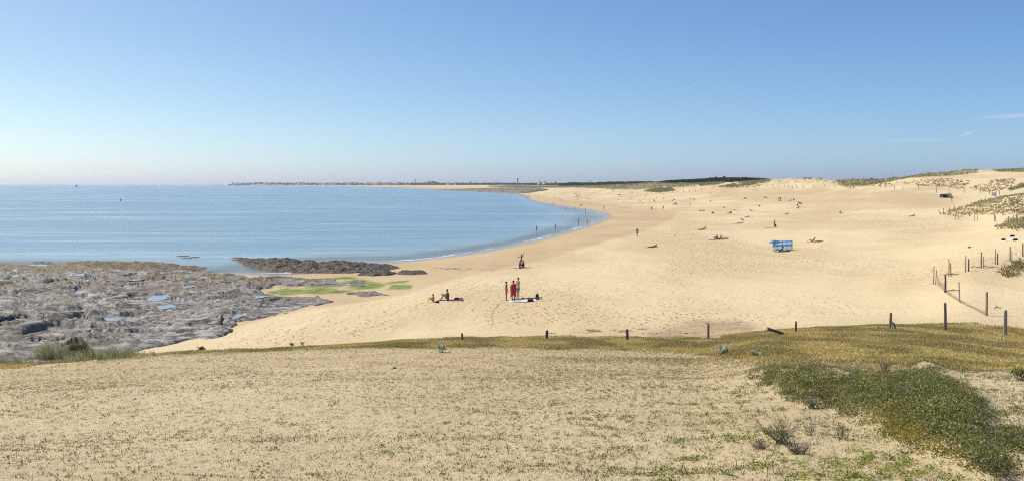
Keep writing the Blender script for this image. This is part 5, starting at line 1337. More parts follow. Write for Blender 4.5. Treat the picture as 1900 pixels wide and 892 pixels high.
# -- single walkers
person(P_(1182.3, 439, 48), 250, 'walk', 'lone walker in dark shirt and trousers on the wet sand', 'tan', 'dark', 'hair', ('trunks', 'black'), ('shirt', 'navy'), 1.02)
person(P_(1437, 422, 48), 200, 'stand', 'bare bodied person standing beside a dark seated one', 'tan', 'dark', 'hair', ('brief', 'brown'), None, 1.0)
person(P_(1439.5, 422.6, 48), 200, 'crouch', 'dark figure crouching at the feet of the standing bather', 'deep', 'dark', 'hair', ('trunks', 'black'), ('shirt', 'black'), .95)
towel(P_(1428, 422.7, 48), 2, 'brown', 'brown mat left of the crouching figure', 2.2, .8)
person(P_(1378.5, 414.5, 48), 160, 'bend', 'person stooping with raised elbow beside a lying sunbather', 'tan', 'brown', 'hair', ('brief', 'grey'), None, 1.0)
person(P_(1371.5, 415, 48), 175, 'lie_knees', 'sunbather lying with knees up left of the stooping person', 'deep', 'dark', 'hair', ('brief', 'black'))
towel(P_(1364, 415.2, 48), 2, 'grey', 'thin grey mat stretching left of the stooping person', 2.0, .8)
person(P_(1386, 403.3, 48), 15, 'prone_up', 'prone sunbather propped on elbows just above the stooping person', 'deep', 'dark', 'hair', ('brief', 'black'))
person(P_(1212, 458.5, 48), 12, 'prone_up', 'dark sunbather lying front down, propped up, nearest the wet sand', 'deep', 'dark', 'hair', ('trunks', 'black'))
towel(P_(1208, 458.8, 48), 12, 'brown', 'dark mat under the lone sunbather nearest the wet sand', 2.0, .8)
towel(P_(1243, 438.6, 48), 5, 'white', 'white towel lying empty near the wet sand, right of the walker', 1.9, .9)
bag(P_(1251, 437.7, 48), .35, 'white', 'white bag beside the empty white towel')
person(P_(1301.5, 426.6, 48), 5, 'lie_knees', 'sunbather with raised knees, left of a seated partner', 'tan', 'dark', 'hair', ('brief', 'black'))
person(P_(1306.6, 426.2, 48), 185, 'sit_back', 'seated sunbather leaning back, right of the one with raised knees', 'tan', 'dark', 'hair', ('brief', 'grey'))
towel(P_(1297, 426.9, 48), 4, 'khaki', 'sand coloured towel left of the couple with raised knees', 2.0, .8)
person(P_(1331, 444.4, 48), 190, 'sit_knees', 'dark haired sunbather sitting up, left one of the sitting couple', 'deep', 'dark', 'long', ('brief', 'darkred'), None)
person(P_(1335.5, 444.2, 48), 190, 'sit_back', 'sunbather leaning back, right one of the sitting couple', 'tan', 'dark', 'hair', ('trunks', 'darkred'))
towel(P_(1328, 444.8, 48), 2, 'darkred', 'dark red towel under the sitting couple', 2.6, 1.1)
person(P_(1343, 443.6, 48), 5, 'lie_front', 'sunbather lying face down right of the sitting couple', 'deep', 'dark', 'hair', ('brief', 'black'))
person(P_(1506, 448.4, 48), 160, 'recline', 'dark haired sunbather reclining on elbows, right of the windbreak', 'tan', 'dark', 'long', ('brief', 'black'))
person(P_(1517.5, 448.8, 48), 180, 'lie_back', 'sunbather lying flat next to the reclining one, far end', 'tan', 'brown', 'hair', ('brief', 'black'))
towel(P_(1508, 449.0, 48), 0, 'pink', 'pinkish towel under the reclining sunbather right of the windbreak', 2.6, 1.0)
person(P_(1459, 398, 48), 12, 'prone_up', 'lone sunbather stretched long, propped on elbows in mid beach', 'deep', 'dark', 'hair', ('brief', 'brown'))
person(P_(1394, 391.8, 48), 350, 'recline', 'sunbather leaning back with legs stretched to the right', 'tan', 'dark', 'long', ('brief', 'brown'))
person(P_(1352, 396.5, 48), 170, 'recline', 'reclining figure, one of two leaning bodies in mid beach', 'deep', 'dark', 'hair', ('trunks', 'brown'))
person(P_(1355.5, 396.6, 48), 0, 'crouch', 'huddled figure right beside the reclining one in mid beach', 'deep', 'dark', 'hair', ('trunks', 'darkred'))
person(P_(1363.5, 390.8, 48), 180, 'lie_knees', 'far sunbather lying with a raised knee, alone right of centre', 'tan', 'dark', 'hair', ('brief', 'black'))
person(P_(1302, 391.6, 48), 0, 'lie_front', 'dark sunbather lying between two bags, left of centre', 'deep', 'dark', 'hair', ('trunks', 'black'))
bag(P_(1298.8, 391.4, 48), .55, 'brown', 'brown bag at the left end of the dark lying sunbather')
bag(P_(1306.3, 391.3, 48), .45, 'black', 'black bag at the right end of the dark lying sunbather')
bag(P_(1322.5, 395.8, 48), .6, 'brown', 'brown bundle alone on the sand below the dark lying sunbather')
bag(P_(1343.5, 385.7, 48), .55, 'grey', 'small grey bundle alone on the far mid beach')
person(P_(1410, 384, 48), 200, 'sit_knees', 'tiny dark figure sitting alone beside a pale bag', 'deep', 'dark', 'hair', ('trunks', 'black'), ('shirt', 'black'), .9)
person(P_(1560, 396.6, 48), 180, 'sit_knees', 'lone seated figure far to the right on empty sand', 'tan', 'dark', 'hair', ('trunks', 'black'), None, .9)
bag(P_(1562.5, 396.8, 48), .4, 'white', 'white bag behind the lone seated figure on empty sand')
person(P_(1692, 401.8, 48), 3, 'prone_up', 'sunbather lying long with head up, furthest right on the sand', 'deep', 'dark', 'hair', ('brief', 'black'))
towel(P_(1689, 402, 48), 3, 'white', 'pale towel under the sunbather furthest right', 2.0, .8)
person(P_(1280.5, 383.6, 48), 200, 'walk', 'slim person walking alone, left of centre of the far beach', 'tan', 'dark', 'hair', ('brief', 'black'))
person(P_(1209, 391.3, 48), 250, 'walk', 'walker on the edge of the wet sand, left of two', 'deep', 'dark', 'hair', ('trunks', 'black'), ('shirt', 'khaki'))
person(P_(1230.5, 389.8, 48), 250, 'stand', 'walker on the edge of the wet sand, right of two', 'deep', 'dark', 'hair', ('trunks', 'brown'))
person(P_(1120.5, 389.5, 48), 200, 'walk', 'walker on the wet sand just behind the water curve', 'deep', 'dark', 'hair', ('trunks', 'black'))
person(P_(1766, 375.2, 48), 60, 'walk', 'person in black top and white trousers by the white shelter', 'tan', 'dark', 'hair', ('trunks', 'white'), ('shirt', 'black'))

# waders and swimmers
def wader(x, y, depth, yaw, pose, label, skin='tan', low=('brief', 'black'), hair='dark'):
    person(at_sea(x, y, -depth), yaw, pose, label, skin, hair, 'hair', low, None, 1.0, 'bathers in the water')
wader(995.5, 427, .62, 20, 'wade', 'wader deepest out with arms held forward, nearest to us', 'deep')
wader(1031, 423.3, .60, 200, 'wade', 'second wader, right of the nearest one, facing the open sea', 'deep')
wader(1073.8, 413.8, .50, 220, 'wade', 'wader bent a little forward, left of the pink bodied one')
wader(1090.3, 413.2, .65, 160, 'wade', 'fair bather wading by the curve of the waterline', 'fair', ('brief', 'pink'))
wader(1086.5, 393.5, .25, 180, 'stand', 'bather standing in the shallows under the far sand, reflected below', 'deep')
wader(1067, 389, .20, 190, 'stand', 'bather standing at the far waterline, left of the reflected one', 'deep')
wader(1049.5, 388.2, 1.15, 190, 'stand', 'dark head and shoulders of a swimmer near the far waterline', 'deep')
wader(1026.5, 381.2, .15, 200, 'stand', 'bather at the tip of the wet spit, alone at the waterline', 'deep')
wader(980, 365.8, .95, 30, 'wade', 'left dark swimmer in the small inlet by the headland', 'deep')
wader(983.6, 365.2, 1.1, 30, 'stand', 'smallest swimmer, middle of the small inlet', 'tan')
wader(991, 365, .85, 30, 'wade', 'right dark swimmer in the small inlet', 'deep')
wader(985, 368.2, .95, 30, 'wade', 'swimmer lowest in the small inlet, close to the spit', 'deep')
# further bathers: (x, foot y, pose, yaw, label, skin, clothes)
far_people = [
 (1076.5, 383.4, 'crouch', 0, 'child crouching beside a standing adult near the far waterline', 'tan', 'black'),
 (1079.8, 383.2, 'stand', 0, 'adult standing over a crouching child near the far waterline', 'deep', 'black'),
 (1042, 374.6, 'walk', 200, 'walker in the middle of the far wet sand, darker of two', 'deep', 'navy'),
 (1036.6, 371.4, 'walk', 200, 'faint slim walker left above the darker one on far wet sand', 'tan', 'brown'),
 (1029, 368.4, 'sit_knees', 0, 'tiny seated bather above the wet spit', 'tan', 'black'),
 (1000.6, 365.3, 'stand', 0, 'bather standing right beside the small inlet', 'tan', 'black'),
 (1007.6, 361.6, 'stand', 0, 'upper left bather of three above the small inlet', 'tan', 'grey'),
 (1009.2, 364.9, 'stand', 0, 'lower bather of three above the small inlet', 'tan', 'green'),
 (1015.5, 362.8, 'stand', 0, 'right bather of three above the small inlet', 'tan', 'brown'),
 (1028.6, 355.8, 'sit_knees', 0, 'seated figure alone high on the far sand by the headland', 'deep', 'black'),
 (1037.5, 356.4, 'sit_back', 0, 'faint reclining figure high on the far sand', 'tan', 'grey'),
 (1063, 359.4, 'sit_knees', 0, 'leftmost of a row of four tiny figures on the far sand', 'tan', 'brown'),
 (1066.4, 359.6, 'stand', 0, 'second of a row of four tiny figures on the far sand', 'deep', 'black'),
 (1070, 359.2, 'stand', 0, 'third of a row of four tiny figures on the far sand', 'tan', 'green'),
 (1074, 359.4, 'sit_back', 0, 'rightmost of a row of four tiny figures on the far sand', 'tan', 'green'),
 (1075.4, 363.8, 'stand', 0, 'tiny figure standing behind the red beach tent', 'deep', 'brown'),
 (1079, 366.2, 'lie_front', 0, 'lying figure right of the red beach tent', 'tan', 'grey'),
 (1086.5, 366.8, 'prone_up', 0, 'second lying figure right of the red beach tent', 'deep', 'brown'),
 (1071.2, 370.8, 'sit_knees', 0, 'seated dark figure below the red beach tent', 'deep', 'black'),
 (1090.5, 370.6, 'sit_back', 0, 'left of two seated figures below and right of the red tent', 'deep', 'grey'),
 (1094.4, 370.6, 'sit_knees', 0, 'right of two seated figures below and right of the red tent', 'tan', 'brown'),
 (1104, 358.2, 'sit_knees', 0, 'tiny seated figure between the red tent and the dark parasol', 'tan', 'brown'),
 (1113.8, 361.6, 'sit_knees', 180, 'seated figure with a pale bag under the left dunes', 'deep', 'black'),
 (1116, 352.6, 'stand', 0, 'tiny figure standing at the very foot of the left dunes', 'tan', 'brown'),
 (1130.6, 360.3, 'stand', 0, 'upright figure left below the dark beach tent', 'deep', 'brown'),
 (1134.5, 367.8, 'lie_back', 0, 'lying figure left of the standing pale pair', 'tan', 'pink'),
 (1139, 369.6, 'sit_knees', 0, 'dark seated figure left of the standing pale pair', 'deep', 'black'),
 (1145.3, 372.2, 'stand', 0, 'left one of the standing pale pair on the far sand', 'fair', 'white'),
 (1147.2, 372.6, 'stand', 0, 'right one of the standing pale pair on the far sand', 'fair', 'grey'),
 (1152.6, 365.4, 'lie_front', 0, 'lying figure just below the dark reclining shape on far sand', 'deep', 'grey'),
 (1157.5, 374.6, 'lie_back', 0, 'long pale lying figure low left of the seated dark one', 'tan', 'grey'),
 (1169.8, 359.8, 'sit_knees', 0, 'left of two tiny figures at the foot of the pale dune', 'tan', 'navy'),
 (1173.2, 359.8, 'stand', 0, 'right of two tiny figures at the foot of the pale dune', 'tan', 'navy'),
 (1183.5, 360.2, 'sit_back', 0, 'faint figure low in front of the pale dune', 'tan', 'brown'),
 (1170.3, 369.8, 'sit_back', 180, 'dark figure leaning back in the middle of the far beach', 'deep', 'black'),
 (1187, 374.6, 'sit_knees', 0, 'seated figure with a pale top left of the slim standing one', 'deep', 'grey'),
 (1192.6, 378.0, 'lie_knees', 0, 'lying figure with raised knees left of the slim standing one', 'tan', 'grey'),
 (1197.7, 366.6, 'walk', 0, 'slim dark walker below the olive green dune', 'deep', 'green'),
 (1205.6, 376.2, 'stand', 0, 'slim person standing left of the seated pair', 'tan', 'brown'),
 (1212.2, 372.9, 'sit_knees', 0, 'upper one of the dark seated pair', 'deep', 'black'),
 (1215.7, 374.8, 'sit_back', 0, 'lower one of the dark seated pair', 'deep', 'brown'),
 (1217, 368.6, 'recline', 180, 'reclining figure above the dark seated pair', 'deep', 'brown'),
 (1232, 369.6, 'sit_knees', 180, 'dark hunched figure right of the reclining one', 'deep', 'black'),
 (1231.3, 360.6, 'lie_knees', 0, 'tiny lying figure near the far fence stakes', 'tan', 'grey'),
 (1201, 360.6, 'lie_front', 0, 'lying figure on a bluish towel by the olive green dune', 'deep', 'navy'),
 (1246.6, 374.4, 'sit_knees', 0, 'figure sitting under the tilted blue white parasol', 'deep', 'navy'),
 (1278.6, 374.2, 'lie_front', 0, 'lying figure left of the lone seated sunbather', 'deep', 'khaki'),
 (1282.2, 369.8, 'lie_back', 0, 'faint lying figure above left of the lone seated sunbather', 'tan', 'grey'),
 (1288.4, 372, 'sit_knees', 180, 'lone sunbather seated on a dark mat in the far middle', 'deep', 'black'),
 (1317.6, 375.6, 'crouch', 0, 'crouching figure alone in the far middle', 'tan', 'green'),
 (1318, 359.8, 'sit_back', 180, 'dark leaning figure alone close under the dunes', 'deep', 'black'),
 (1381, 369.4, 'sit_back', 180, 'left one of a dark couple under a white spot', 'deep', 'black'),
 (1384.5, 369.3, 'sit_knees', 180, 'right one of a dark couple under a white spot', 'deep', 'darkred'),
 (1418, 367.6, 'recline', 180, 'dark sunbather reclining with a raised arm', 'deep', 'black'),
 (1421.5, 368, 'lie_front', 0, 'dark body lying right of the reclining one', 'deep', 'black'),
 (1447.5, 373.2, 'sit_back', 180, 'seated figure at the end of a pale mat under a grey parasol', 'deep', 'grey'),
 (1466.5, 372.8, 'prone_up', 0, 'prone figure left of the seated one high on the sand', 'deep', 'grey'),
 (1472.2, 372.4, 'sit_knees', 0, 'seated figure right of the prone one high on the sand', 'deep', 'black'),
 (1481, 387, 'sit_back', 180, 'sunbather seated just below the white parasol', 'deep', 'brown'),
 (1479, 383.2, 'crouch', 0, 'figure crouching under the white parasol', 'deep', 'navy'),
 (1469.3, 350.2, 'sit_knees', 0, 'single dark figure sitting at the middle fence', 'deep', 'black'),
 (1573.2, 351.8, 'stand', 0, 'dark figure standing at the fence left of the green dune', 'deep', 'black'),
 (1578.5, 350.6, 'sit_back', 0, 'seated figure right of the standing one at the fence', 'tan', 'white'),
 (1582.8, 349.8, 'sit_knees', 0, 'rightmost seated figure at the fence by the green dune', 'deep', 'grey'),
]
for i, (x, y, pose, yaw, lab, skn, c_) in enumerate(far_people):
    lo = ('trunks' if i % 2 else 'brief', c_)
    person(at(x, y, 60), yaw + (i * 37) % 50 - 25, pose, lab, skn, 'dark' if i % 5 else 'brown', 'long' if i % 3 == 0 else 'hair', lo, ('shirt', c_) if c_ in ('black', 'white', 'green') and i % 2 else None, 1.05, 'far bathers on the beach')
mats = [(1364, 366.8, 2, 'khaki', 'long straw coloured mat lying alone near the dark couple'), (1440.5, 374, 2, 'grey', 'pale grey mat leading to the grey parasol'), (1461, 373.3, 2, 'pink', 'pale pink mat left of the prone figure high on the sand'),
        (1273.5, 374.4, 0, 'khaki', 'pale mat left of the lying figure in the far middle'), (1389, 403.8, 2, 'khaki', 'straw mat under the prone sunbather above the stooping person'), (1201.5, 361, 0, 'navy', 'bluish towel by the olive green dune'),
        (1134.5, 368.2, 0, 'white', 'pale towel left of the standing pale pair'), (1288, 372.3, 0, 'black', 'dark mat of the lone seated sunbather'), (1400.5, 392.2, 0, 'grey', 'grey mat under stretched legs at mid beach'), (1250, 375, 0, 'white', 'white mat under the tilted parasol')]
for x, y, a_, c_, lab in mats: towel(P_(x, y, 60), a_, c_, lab, 2.2, .9)
parasol(P_(1248, 374.6, 60), 1.7, .95, ['blue', 'white'], 'tilted blue and white parasol on the far beach', (.5, .2))
parasol(P_(1448, 372.5, 60), 1.5, 1.0, ['grey', 'white'], 'grey and white parasol tilted low high on the sand', (-.5, .3))
parasol(P_(1481, 382.6, 60), 1.55, 1.0, ['white', 'grey'], 'white parasol above two dark sunbathers', (.35, .3))
parasol(P_(1135.5, 356.2, 60), 2.0, 1.3, ['black', 'brown'], 'dark parasol at the foot of the left dunes', (.35, .2))
parasol(P_(1068.5, 363.4, 60), 1.9, 1.2, ['brown', 'black'], 'dark brown parasol above the red tent', (.1, 0))
def tent(c, w, h, col, label, yaw=0, col2='grey'):
    """low half dome beach tent: ribbed shell open to the front, floor, two poles"""
    root = empty('beach_tent', c, yaw); tag(root, label, 'beach tent', 'beach tents')
    V = []; nu, nv = 12, 7
    for j in range(nv + 1):
        for i in range(nu + 1):
            a = math.pi * i / nu; b = math.pi * .62 * j / nv
            V.append((w / 2 * math.cos(a) * (1 - .12 * math.sin(b)), -.45 * w * math.cos(b + .35) * math.sin(a) ** .6 * .8, h * math.sin(a) ** .8 * math.sin(b * .9 + .5)))
    o = mesh_np('shell', V, grid_faces(nv + 1, nu + 1), cloth(col), parent=root); md = o.modifiers.new('t', 'SOLIDIFY'); md.thickness = .02
    mesh_np('groundsheet', [(-w / 2, -.35 * w, .02), (w / 2, -.35 * w, .02), (w / 2, .35 * w, .02), (-w / 2, .35 * w, .02), (-w / 2, -.35 * w, -.03), (w / 2, -.35 * w, -.03), (w / 2, .35 * w, -.03), (-w / 2, .35 * w, -.03)],
            [(0, 1, 2, 3), (7, 6, 5, 4), (0, 4, 5, 1), (1, 5, 6, 2), (2, 6, 7, 3), (3, 7, 4, 0)], cloth(col2), parent=root, smooth=False)
tent(P_(1071.5, 365.8, 60), 3.6, 1.0, 'darkred', 'low red and black beach tent on the far beach', 0, 'black')
tent(P_(1149.5, 362.8, 60), 2.6, 1.1, 'black', 'low dark beach tent right of the far standing figure', .3)
tent(P_(1252.5, 381, 60), 2.3, 1.1, 'grey', 'small triangular grey tent below the tilted parasol', 0)

# -- windbreak with its group
def windbreak():
    c = P_(1452, 464.8, 60); a = .42; W_, H_ = 3.75, 1.45
    root = empty('windbreak', c, a); tag(root, 'blue white and yellow striped windbreak standing on mid beach', 'windbreak')
    cols = ['blue', 'white', 'yellow', 'white', 'blue', 'blue', 'white', 'yellow']
    stripes = [(.0, .12, 'yellow'), (.12, .28, 'white'), (.28, .40, 'white'), (.40, .63, 'blue'), (.63, .70, 'white'), (.70, .75, 'yellow'), (.75, .84, 'white'), (.84, 1.0, 'blue')]
    ms = ['blue', 'white', 'yellow']
    CL['wbblue'] = (.20, .50, .85); CL['wbyellow'] = (.78, .76, .50)
    mats_ = [thin_cloth('wbblue'), thin_cloth('white'), thin_cloth('wbyellow')]
    for p in range(4):
        V, Fc, mi = [], [], []; nx = 8; rows = sorted({0, 1} | {s_[0] for s_ in stripes})
        for r_ in rows:
            for i in range(nx + 1):
                x = -W_ / 2 + W_ / 4 * (p + i / nx); bow = .07 * math.sin(math.pi * i / nx) * (.4 + .6 * math.sin(math.pi * r_))
                V.append((x, .12 * math.sin(x * 1.3) + bow, .05 + (H_ - .05) * r_ - .03 * math.sin(math.pi * i / nx) * (r_ > .5)))
        for j in range(len(rows) - 1):
            k = ms.index([s_[2] for s_ in stripes if abs(s_[0] - rows[j]) < 1e-6][0])
            for i in range(nx): Fc.append((j * (nx + 1) + i, j * (nx + 1) + i + 1, (j + 1) * (nx + 1) + i + 1, (j + 1) * (nx + 1) + i)); mi.append(k)
        o = mesh_np('fabric_panel', V, Fc, mats_, parent=root, mat_idx=mi); md = o.modifiers.new('t', 'SOLIDIFY'); md.thickness = .006
    for p in range(5):
        x = -W_ / 2 + W_ / 4 * p
        me = post_mesh('pole', .018, H_ + .12, WOODD, p, 0, 0, .3, 6); o = bpy.data.objects.new('pole', me); COL.objects.link(o); o.parent = root; o.location = (x, .12 * math.sin(x * 1.3) - .03, 0)
    parasol(c + Vector((-1.3, -1.1, 0)), 1.65, .85, ['wbblue', 'tur'], 'blue parasol leaning over the left end of the windbreak', (-.12, .1))
    person(P_(1447, 466.6, 60), 178, 'recline', 'sunbather lounging with bent knees in front of the windbreak', 'tan', 'dark', 'hair', ('brief', 'black'))
    towel(P_(1448, 467, 60), 0, 'tur', 'turquoise towel in front of the windbreak', 1.9, .7)
    bag(P_(1462.5, 466.2, 60), .4, 'tur', 'turquoise bag at the right half of the windbreak')
windbreak()

# -- white shelter high on the sand, far right
def shelter():
    c = P_(1755, 367, 150); root = empty('sun_shelter', c, .05); tag(root, 'white topped sun shelter with dark open front, far right', 'sun shelter')
    W_, D_, H_ = 2.9, 1.8, 1.25
    V = []; nx, ny = 10, 5
    for j in range(ny + 1):
        for i in range(nx + 1):
            u, v = i / nx - .5, j / ny - .5
            V.append((u * W_ * 1.12 - .15, v * D_, H_ - .28 * abs(u) ** 1.6 - .06 * math.cos(v * 6)))
    o = mesh_np('roof', V, grid_faces(ny + 1, nx + 1), cloth('white'), parent=root); md = o.modifiers.new('t', 'SOLIDIFY'); md.thickness = .03
    for x in (-1.35, 1.25):
        for y in (-.85, .85):
            V, Fc, Cc = tubes([[(x, y, -.1), (x, y, .6), (x, y, H_ - .2)]], [(.025, .025)], [(.1,) * 3], 5); mesh_np('pole', V, Fc, M('pole_metal', (.5, .5, .5)), parent=root)
    V = [(.95, -.85, .0), (1.35, -.85, .0), (1.35, -.85, H_ - .2), (.8, -.85, H_ - .2), (.95, .85, .0), (1.35, .85, 0), (1.35, .85, H_ - .2), (.8, .85, H_ - .2)]
    mesh_np('side_wall', V, [(0, 1, 2, 3), (4, 7, 6, 5), (0, 4, 5, 1), (3, 2, 6, 7), (0, 3, 7, 4), (1, 5, 6, 2)], cloth('white'), parent=root, smooth=False)
    V = [(-1.3, .84, 0), (1.0, .84, 0), (1.0, .84, H_ - .25), (-1.3, .84, H_ - .25), (-1.3, .80, 0), (1.0, .80, 0), (1.0, .80, H_ - .25), (-1.3, .80, H_ - .25)]
    mesh_np('back_wall', V, [(0, 1, 2, 3), (4, 7, 6, 5), (0, 4, 5, 1), (3, 2, 6, 7), (0, 3, 7, 4), (1, 5, 6, 2)], cloth('grey'), parent=root, smooth=False)
    person(c + Vector((.1, -.2, 0)), 200, 'sit_knees', 'dark figure sitting inside the white topped shelter', 'deep', 'dark', 'hair', ('trunks', 'black'), ('shirt', 'black'))
    person(c + Vector((-.7, -.3, 0)), 160, 'recline', 'dark figure lying under the left part of the white topped shelter', 'deep', 'dark', 'hair', ('trunks', 'black'), ('shirt', 'black'))
shelter()
# white panel tied between stakes
c = P_(1844.5, 365, 200); root = empty('white_panel', c, .1); tag(root, 'crooked white panel on a frame between stakes, far right', 'panel')
V = [(-.62, 0, .25), (.55, 0, .10), (.70, 0, 1.05), (-.55, 0, 1.15), (-.62, .05, .25), (.55, .05, .10), (.70, .05, 1.05), (-.55, .05, 1.15)]
mesh_np('board', V, [(0, 1, 2, 3), (7, 6, 5, 4), (0, 4, 5, 1), (3, 2, 6, 7), (0, 3, 7, 4), (1, 5, 6, 2)], M('panel_paint', (.62, .65, .68), .5, .15, 3), parent=root, smooth=False)
for x in (-.6, .6):
    V, Fc, Cc = tubes([[(x, .08, -.3), (x * .95, .08, .6), (x * .9, .08, 1.25)]], [(.04, .035)], [(.1,) * 3], 5); mesh_np('leg', V, Fc, WOODD, parent=root)
# things left on the sand at far right
bag(P_(1878.5, 439.5, 60), .36, 'black', 'black bag above the pale mat by the fence, far right')
towel(P_(1873, 445.5, 60), 3, 'white', 'pale mat with dark things at both ends, far right', 2.1, .8)
bag(P_(1862, 446, 60), .34, 'black', 'dark bundle at the left end of the pale mat, far right')
bag(P_(1884, 446.4, 60), .36, 'navy', 'dark bundle at the right end of the pale mat, far right')
pebble('stone', 1799, 459.5, .18, (.08, .06, .045), 'flat dark stone alone on the sand above the post pairs', 'stone', 6)
towel(P_(1721, 526, 48), 10, 'white', 'scrap of white cloth on the sand left of the fence corner', .7, .35)

# ------------------------------------------------------------------ boats, buoy, bird
def sailboat(x, y, d_, label, hull=(.06, .07, .10), sail=(.30, .33, .40), s=1.0):
    root = empty('sailboat', ((x - HX) / F * d_, d_, 0), 1.2); tag(root, label, 'sailboat', 'sailing boats on the horizon')
    bm = bmesh.new(); L_, W_, H_ = 11 * s, 3.2 * s, 1.5 * s; st = []
    for i in range(9):
        t = i / 8; w_ = W_ / 2 * (math.sin(math.pi * min(1, t * .75 + .22)) ** .7 if t < 1 else .03); x_ = (t - .5) * L_
        st.append([bm.verts.new((x_, s_ * w_ * f, z)) for s_, f, z in ((-1, 1, H_ + .3 * t), (-1, .75, .2), (0, 0, -.5), (1, .75, .2), (1, 1, H_ + .3 * t))])
    for a, b in zip(st, st[1:]):
        for k in range(4): bm.faces.new((a[k], b[k], b[k + 1], a[k + 1]))
        bm.faces.new((a[4], b[4], b[0], a[0]))
    bm.faces.new(st[0]); bm.faces.new(st[-1][::-1])
    me = bpy.data.meshes.new('hull'); bm.to_mesh(me); bm.free(); me.materials.append(M('hull_' + label[:5], hull)); o = bpy.data.objects.new('hull', me); COL.objects.link(o); o.parent = root
    V, Fc, Cc = tubes([[(.8 * s, 0, 1), (.8 * s, 0, 8 * s), (.8 * s, 0, 15 * s)]], [(.12, .08)], [(.1,) * 3], 6); mesh_np('mast', V, Fc, M('pole_metal', (.5, .5, .5)), parent=root)
    for nm, pts_ in (('mainsail', [(.6 * s, 0, 2.4 * s), (-4.6 * s, .5, 2.2 * s), (.6 * s, 0, 14.6 * s)]), ('jib', [(1.0 * s, 0, 1.9 * s), (5.2 * s, .3, 1.8 * s), (1.0 * s, 0, 12.5 * s)])):
        A_, B_, C_ = map(Vector, pts_); V = []; n_ = 6; Fc = []
        idx = {}
        for i in range(n_ + 1):
            for j in range(n_ + 1 - i):
                u, v = i / n_, j / n_; p = A_ * (1 - u - v) + B_ * u + C_ * v; p.y += .5 * s * 4 * u * (1 - u - v); idx[i, j] = len(V); V.append(tuple(p))
        for i in range(n_):
            for j in range(n_ - i):
                Fc.append((idx[i, j], idx[i + 1, j], idx[i, j + 1]))
                if j < n_ - i - 1: Fc.append((idx[i + 1, j], idx[i + 1, j + 1], idx[i, j + 1]))
        o = mesh_np(nm, V, Fc, M('sail_' + label[:5], sail), parent=root); md = o.modifiers.new('t', 'SOLIDIFY'); md.thickness = .04
sailboat(142, 345, 3400, 'small dark sailing boat on the left of the horizon', s=.9)
sailboat(287, 344.5, 4200, 'white sailing boat on the horizon, right of the dark one', (.7, .7, .7), (.85, .85, .85), .7)
c = at_sea(224, 372.5); root = empty('buoy', c); tag(root, 'small dark marker buoy floating out in the bay', 'buoy')
bm = bmesh.new(); bmesh.ops.create_cone(bm, cap_ends=True, segments=14, radius1=.45, radius2=.12, depth=1.5, matrix=Matrix.Translation((0, 0, .65))); bmesh.ops.bevel(bm, geom=bm.edges[:], offset=.03, segments=1, affect='EDGES')
me = bpy.data.meshes.new('float'); bm.to_mesh(me); bm.free(); me.materials.append(M('buoy_paint', (.06, .07, .08))); o = bpy.data.objects.new('float', me); COL.objects.link(o); o.parent = root
V, Fc, Cc = tubes([[(0, 0, 1.3), (.02, 0, 1.7), (0, 0, 2.1)]], [(.06, .05)], [(.1,) * 3], 6); mesh_np('mast', V, Fc, WOODD, parent=root)
# bird
d_ = 160; c = Vector(((1279 - HX) / F * d_, d_, ZC - (155 - HY) / F * d_)); P = [(0, 0, 0), (.14, 0, .01), (.2, 0, .02), (-.14, 0, 0), (-.24, 0, 0), (0, .2, .12), (-.05, .45, .06), (0, -.2, .12), (-.05, -.45, .06)]
me = skin_me('seagull', [Vector(q) for q in P], [(0, 1), (1, 2), (0, 3), (3, 4), (0, 5), (5, 6), (0, 7), (7, 8)], [.055, .04, .018, .045, (.04, .01), (.05, .014), (.03, .006), (.05, .014), (.03, .006)], M('feathers', (.25, .26, .28), .8))
o = bpy.data.objects.new('seagull', me); COL.objects.link(o); o.location = c; o.rotation_euler = (.2, 0, .7); tag(o, 'tiny bird gliding high in the blue sky', 'bird')

